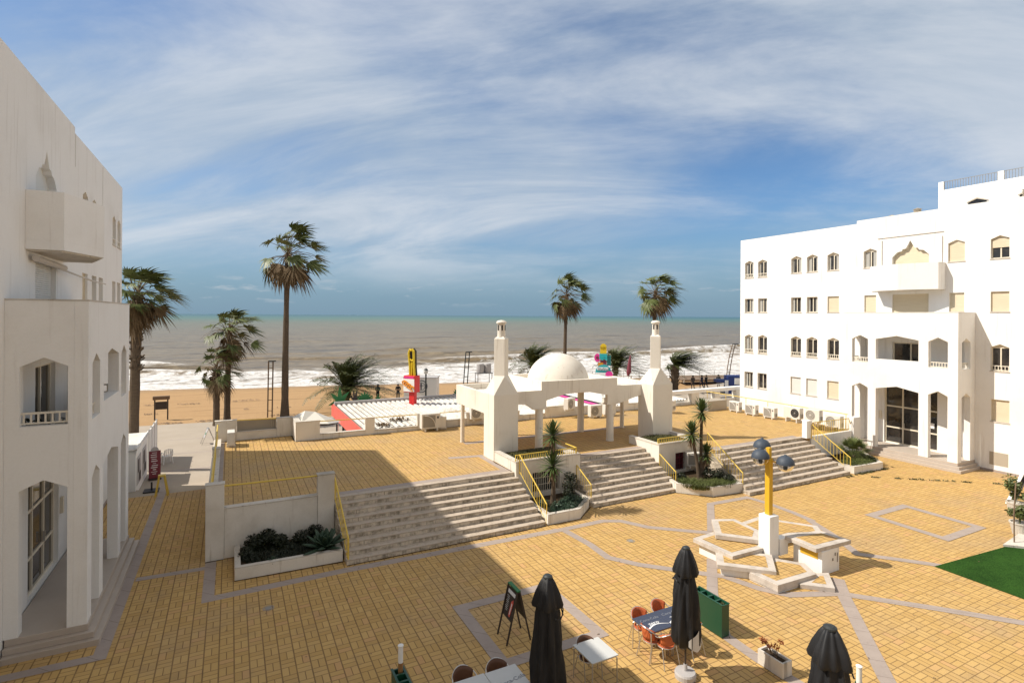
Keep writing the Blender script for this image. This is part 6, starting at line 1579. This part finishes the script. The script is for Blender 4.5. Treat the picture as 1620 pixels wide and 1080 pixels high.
# ------------------------------------------------------------------ promenade furniture
e = empty('beach_board', (-5.24, 55.1, -.8), 'dark notice board with a wooden top standing on the sand at the left', 'notice board')
for x in (-5.70, -4.76):
    mb = MB(); mb.box((x - .05, 55.05, -1.0), (x + .05, 55.15, .95)); obj('post', mb, M['boarddark'], e)
mb = MB(); mb.box((-5.64, 55.07, .02), (-4.82, 55.13, .68)); obj('panel', mb, M['boarddark'], e)
mb = MB(); mb.box((-5.84, 54.9, .86), (-4.62, 55.3, 1.16)); obj('top_beam', mb, M['wood'], e, bevel=.03)
def pole_lamp(x, y, h, lean, label, curve=0, m='wood'):
    e = empty('twin_pole_lamp', (x, y, PZ), label, 'street lamp', 'twin-pole lamps along the promenade')
    for s_ in (-1, 1):
        mb = MB(); P = []
        for i in range(9):
            f = i / 8; P.append((x + s_ * .17 + lean[0] * f + curve * f ** 2.2, y - s_ * .08 + lean[1] * f - curve * .5 * f ** 2.2, PZ + h * f))
        mb.tube(P, .055, 8); obj('pole', mb, M[m], e)
        if s_ == 1: tip = P[-1]
    for k in range(5):
        f = .12 + .19 * k; mb = MB(); c = (x + lean[0] * f + curve * f ** 2.2, y + lean[1] * f - curve * .5 * f ** 2.2, PZ + h * f); mb.tube([(c[0] - .17, c[1] + .08, c[2]), (c[0] + .17, c[1] - .08, c[2])], .03, 6); obj('rung', mb, M[m], e)
    mb = MB(); mb.tube([(tip[0] - .34, tip[1] + .16, tip[2]), tip, (tip[0] + .22 + curve * .4, tip[1] - .11, tip[2] + .02)], [.06, .07, .05], 8); obj('lamp_head', mb, M['lead'], e)
pole_lamp(2.98, 50.2, 4.75, (.05, 0), 'upright twin-pole lamp beside the tallest palm')
pole_lamp(20.98, 51.0, 5.0, (.28, 0), 'leaning twin-pole lamp left of the left chimney tower', .05, 'lead')
pole_lamp(56.8, 49.5, 5.2, (.25, 0), 'curved twin-pole lamp beside the right block', .55)
e = empty('globe_lamp', (15.95, 48.05, PZ), 'dark iron lamp post with a pale globe in front of the white beach hut', 'street lamp')
mb = MB(); mb.lathe((15.95, 48.05, PZ), [(.16, 0), (.13, .3), (.085, .4), (.07, 3.2), (.10, 3.25), (.06, 3.3)], 12); obj('post', mb, M['lead'], e)
mb = MB(); mb.lathe((15.95, 48.05, PZ + 3.3), [(.06, 0), (.16, .08), (.21, .25), (.19, .36)], 16); obj('globe', mb, M['clear'], e, smooth=True)
mb = MB(); mb.lathe((15.95, 48.05, PZ + 3.66), [(.21, 0), (.15, .10), (.04, .16), (.0, .24)], 16); obj('cap', mb, M['lead'], e, smooth=True)
# beach hut
HX, HY = 15.3, 49.4; rh = Matrix.Translation((HX, HY, 0)) @ Matrix.Rotation(R_(-27), 4, 'Z')
e = empty('beach_hut', (HX, HY, PZ), 'white flat-roofed beach hut with a round blue emblem behind the red sign', 'hut')
mb = MB(); mb.box((-1.0, 0, PZ), (2.05, 1.9, 2.30), rh); obj('wall', mb, M['white'], e)
mb = MB(); mb.box((-1.06, -.06, 2.302), (2.11, 1.96, 2.38), rh); obj('roof', mb, M['greyp'], e)
mb = MB()
mb.tube([rh @ Vector((.62 + .55 * math.cos(t * math.pi / 14), -.02, 1.55 + .55 * math.sin(t * math.pi / 14))) for t in range(29)], .035, 5, False)
mb.tube([rh @ Vector((.62 + .36 * math.cos(t * math.pi / 10), -.02, 1.55 + .36 * math.sin(t * math.pi / 10))) for t in range(21)], .02, 5, False)
mb.bar(rh @ Vector((.62, -.02, 1.25)), rh @ Vector((.62, -.02, 1.85)), .10, .03); mb.bar(rh @ Vector((.40, -.02, 1.62)), rh @ Vector((.84, -.02, 1.62)), .10, .03); obj('emblem', mb, M['cloth_blue'], e)
# railings and deck at the right
e = empty('promenade_railing', (55, 56, PZ), 'thin grey railing along the promenade at the right', 'railing')
A_, B_ = Vector((30, 62.5, PZ)), Vector((66, 50.0, PZ))
for i in range(19):
    p = A_.lerp(B_, i / 18); mb = MB(); mb.tube([p, p + Vector((0, 0, 1.55))], .03, 6); obj('post', mb, M['grey_metal'], e)
for h in (.45, .8, 1.15, 1.52):
    mb = MB(); mb.tube([A_ + Vector((0, 0, h)), B_ + Vector((0, 0, h))], .018, 5); obj('rail', mb, M['grey_metal'], e)
mb = MB(); mb.prism([(54, 54.6), (74, 47.8), (80, 52), (57, 59.5)], PZ + .003, PZ + .20); tag(obj('boardwalk', mb, M['wood'], fix=True), 'dark wooden boardwalk deck beyond the promenade at the right', 'boardwalk')
e = empty('white_railing', (52, 53, PZ), 'pale timber post-and-rail fence near the walkers at the right', 'fence')
A_, B_ = Vector((44, 56.6, PZ)), Vector((60, 51.0, PZ))
for i in range(8):
    p = A_.lerp(B_, i / 7); mb = MB(); mb.box((p.x - .05, p.y - .05, PZ), (p.x + .05, p.y + .05, PZ + 1.05)); obj('post', mb, M['canopyw'], e)
for h in (.55, .95):
    mb = MB(); mb.bar(A_ + Vector((0, 0, h)), B_ + Vector((0, 0, h)), .09, .07); obj('rail', mb, M['canopyw'], e)
e = empty('blue_stall', (50.8, 43.6, PZ), 'deep blue stall with white stripes beside the right block', 'stall')
rb = Matrix.Translation((50.3, 43.9, 0)) @ Matrix.Rotation(R_(-27), 4, 'Z')
mb = MB(); mb.box((.1, 0, PZ), (2.0, 1.2, 1.5), rb); obj('body', mb, M['blue'], e)
mb = MB(); mb.box((-1.15, .1, .75), (.09, 1.1, 1.05), rb); obj('shelf', mb, M['blue'], e)
for k in range(3):
    mb = MB(); mb.box((-1.15, -.02, PZ + .25 + k * .38), (.09, .06, PZ + .33 + k * .38), rb); obj('stripe', mb, M['white'], e)
mb = MB(); mb.box((-.25, -.06, PZ), (.12, .02, 1.0), rb); obj('panel', mb, M['whiteprint'], e)
mb = MB(); mb.box((.85, -.05, 1.0), (2.2, -.005, 1.25), rb); mb.box((.85, -.08, .55), (2.25, 0, 1.0), rb); obj('white_front', mb, M['white'], e)
e = empty('furled_flag', (35.6, 43.6, PZ), 'furled purple parasol just behind the right chimney tower', 'parasol')
mb = MB(); mb.tube([(35.6, 43.6, PZ), (35.9, 43.4, 4.4)], .03, 6); obj('pole', mb, M['alu'], e)
mb = MB(); mb.tube([(35.72, 43.55, 2.2), (35.78, 43.5, 2.6), (35.85, 43.45, 3.8), (35.9, 43.4, 4.3)], [.10, .24, .13, .04], 10); obj('canopy', mb, M['maroon'], e)

# ------------------------------------------------------------------ people
def person(x, y, z, rz, label, pose='stand', top='cloth_dark', legs='cloth_dark', grp=None, h=1.72):
    e = empty('person', (x, y, z), label, 'person', grp, rz=rz); k = h / 1.72
    # joints: local, facing -Y
    J = {'pel': (0, 0, .94), 'spi': (0, .0, 1.16), 'che': (0, .0, 1.36), 'nec': (0, -.01, 1.49), 'hea': (0, -.03, 1.60), 'top': (0, -.02, 1.70)}
    st = .18 if pose == 'walk' else .03
    J.update({'hl': (.095, 0, .90), 'kl': (.10, -st * .9 - .02, .49), 'al': (.10, -st * 1.0 + .03, .08), 'tl': (.11, -st - .13, .04),
              'hr': (-.095, 0, .90), 'kr': (-.10, st * .3 - .02, .49), 'ar': (-.10, st * 1.5 + .03, .09), 'tr': (-.11, st * 1.5 - .11, .04),
              'sl': (.185, 0, 1.41), 'sr': (-.185, 0, 1.41)})
    if pose == 'arms': J.update({'el': (.26, -.06, 1.15), 'wl': (.06, -.22, 1.16), 'er': (-.26, -.06, 1.15), 'wr': (-.08, -.24, 1.20)})
    elif pose == 'walk': J.update({'el': (.24, .10, 1.16), 'wl': (.22, -.02, .94), 'er': (-.24, -.08, 1.16), 'wr': (-.21, -.24, .98)})
    else: J.update({'el': (.25, .03, 1.15), 'wl': (.24, -.05, .90), 'er': (-.25, .03, 1.15), 'wr': (-.24, -.05, .90)})
    ed = [('pel', 'spi'), ('spi', 'che'), ('che', 'nec'), ('nec', 'hea'), ('hea', 'top'), ('pel', 'hl'), ('hl', 'kl'), ('kl', 'al'), ('al', 'tl'), ('pel', 'hr'), ('hr', 'kr'), ('kr', 'ar'), ('ar', 'tr'),
          ('che', 'sl'), ('sl', 'el'), ('el', 'wl'), ('che', 'sr'), ('sr', 'er'), ('er', 'wr')]
    rad = dict(pel=.145, spi=.135, che=.15, nec=.058, hea=.098, top=.075, hl=.098, kl=.064, al=.045, tl=.042, hr=.098, kr=.064, ar=.045, tr=.042, sl=.068, el=.048, wl=.034, sr=.068, er=.048, wr=.034)
    for s_, q in ((1, 'l'), (-1, 'r')):      # a palm, four fingers and a thumb
        w = Vector(J['w' + q]); a = (w - Vector(J['e' + q])).normalized(); J['h' + q + 'p'] = tuple(w + a * .07); ed.append(('w' + q, 'h' + q + 'p')); rad['h' + q + 'p'] = .028
        sd = a.cross(Vector((s_, 0, .2))).normalized()
        for i in range(4):
            n1 = 'f%s%d' % (q, i); J[n1] = tuple(w + a * (.15 + .012 * (1.5 - abs(i - 1.5))) + sd * (.014 * (i - 1.5) * 1.6) + Vector((0, -.012, 0))); ed.append(('h' + q + 'p', n1)); rad[n1] = .009
        J['t' + q + 'h'] = tuple(w + a * .07 + sd * -.055); ed.append(('w' + q, 't' + q + 'h')); rad['t' + q + 'h'] = .011
    names = list(J); ix = {n: i for i, n in enumerate(names)}
    me = bpy.data.meshes.new('body'); me.from_pydata([Vector(J[n]) * k for n in names], [(ix[a], ix[b]) for a, b in ed], []); me.materials.append(M['skin'])
    o = bpy.data.objects.new('body', me); C.objects.link(o); sm = o.modifiers.new('skin', 'SKIN'); o.modifiers.new('sub', 'SUBSURF').levels = 1
    sv = me.skin_vertices[0].data
    for i, n in enumerate(names): r_ = rad[n] * k; sv[i].radius = (r_, r_ * (.78 if n in ('pel', 'spi', 'che') else 1)); sv[i].use_root = (n == 'pel')
    dg = bpy.context.evaluated_depsgraph_get(); body = bpy.data.meshes.new_from_object(o.evaluated_get(dg)); bpy.data.objects.remove(o)
    body.materials.clear()
    for m_ in ('skin', top, legs, 'cloth_dark'): body.materials.append(M[m_])
    for p in body.polygons:
        c = p.center / k; p.use_smooth = True
        hand = any((Vector(J['w' + q]) - c).length < .19 and (c - Vector(J['e' + q])).dot((Vector(J['w' + q]) - Vector(J['e' + q])).normalized()) > (Vector(J['w' + q]) - Vector(J['e' + q])).length - .01 for q in 'lr')
        p.material_index = 0 if (hand or c.z > 1.47) else (3 if c.z < .10 else (1 if c.z > .90 or abs(c.x) > .20 else 2))
    b = bpy.data.objects.new('body', body); C.objects.link(b); b.parent = e
    mb = MB(); mb.lathe((0, .012 * k, 1.60 * k), [(.108 * k, -.04 * k), (.118 * k, .03 * k), (.108 * k, .09 * k), (.07 * k, .135 * k), (0, .15 * k)], 14, lambda a, z: .80 if math.sin(a) < -.35 and z < .06 else 1)
    obj('hair', mb, M['hair'], e, world=False, smooth=True)
    mb = MB(); mb.tube([(0, -.118 * k, 1.60 * k), (0, -.142 * k, 1.575 * k), (0, -.12 * k, 1.565 * k)], [.008, .014, .010], 6); obj('nose', mb, M['skin'], e, world=False, smooth=True)
    mb = MB()
    for s_ in (-1, 1): mb.box((s_ * .036 * k - .012, -.132 * k, 1.605 * k), (s_ * .036 * k + .012, -.118 * k, 1.618 * k))
    mb.box((-.022 * k, -.128 * k, 1.532 * k), (.022 * k, -.112 * k, 1.540 * k)); obj('face_feature', mb, M['hair'], e, world=False)
    mb = MB()
    for s_ in (-1, 1): mb.lathe((s_ * .103 * k, -.02 * k, 1.585 * k), [(0, -.035), (.014, -.02), (.018, .01), (.0, .035)], 8)
    obj('ear', mb, M['skin'], e, world=False)
    return e
G1 = 'people on the promenade'
person(13.2, 54.9, PZ, R_(-40), 'person in dark clothes, the left one of two standing behind the kiosk cut-outs', 'arms', 'cloth_dark', 'cloth_dark', G1)
person(15.1, 54.3, PZ, R_(-10), 'person in black with raised forearms just left of the red snack sign', 'arms', 'cloth_dark', 'cloth_dark', G1)
person(48.9, 47.7, PZ, R_(150), 'walker in brown-grey jacket right of the thick-trunked feather palm', 'walk', 'cloth_mid', 'cloth_mid', G1)
person(50.35, 47.7, PZ, R_(190), 'walker in navy, left one of the close pair at the right', 'walk', 'cloth_blue', 'cloth_blue', G1)
person(50.85, 47.5, PZ, R_(180), 'walker in dark jacket, right one of the close pair at the right', 'walk', 'cloth_dark', 'cloth_blue', G1)
person(52.7, 47.3, PZ, R_(120), 'person in dark clothes standing at the blue stall', 'stand', 'cloth_dark', 'cloth_mid', G1)
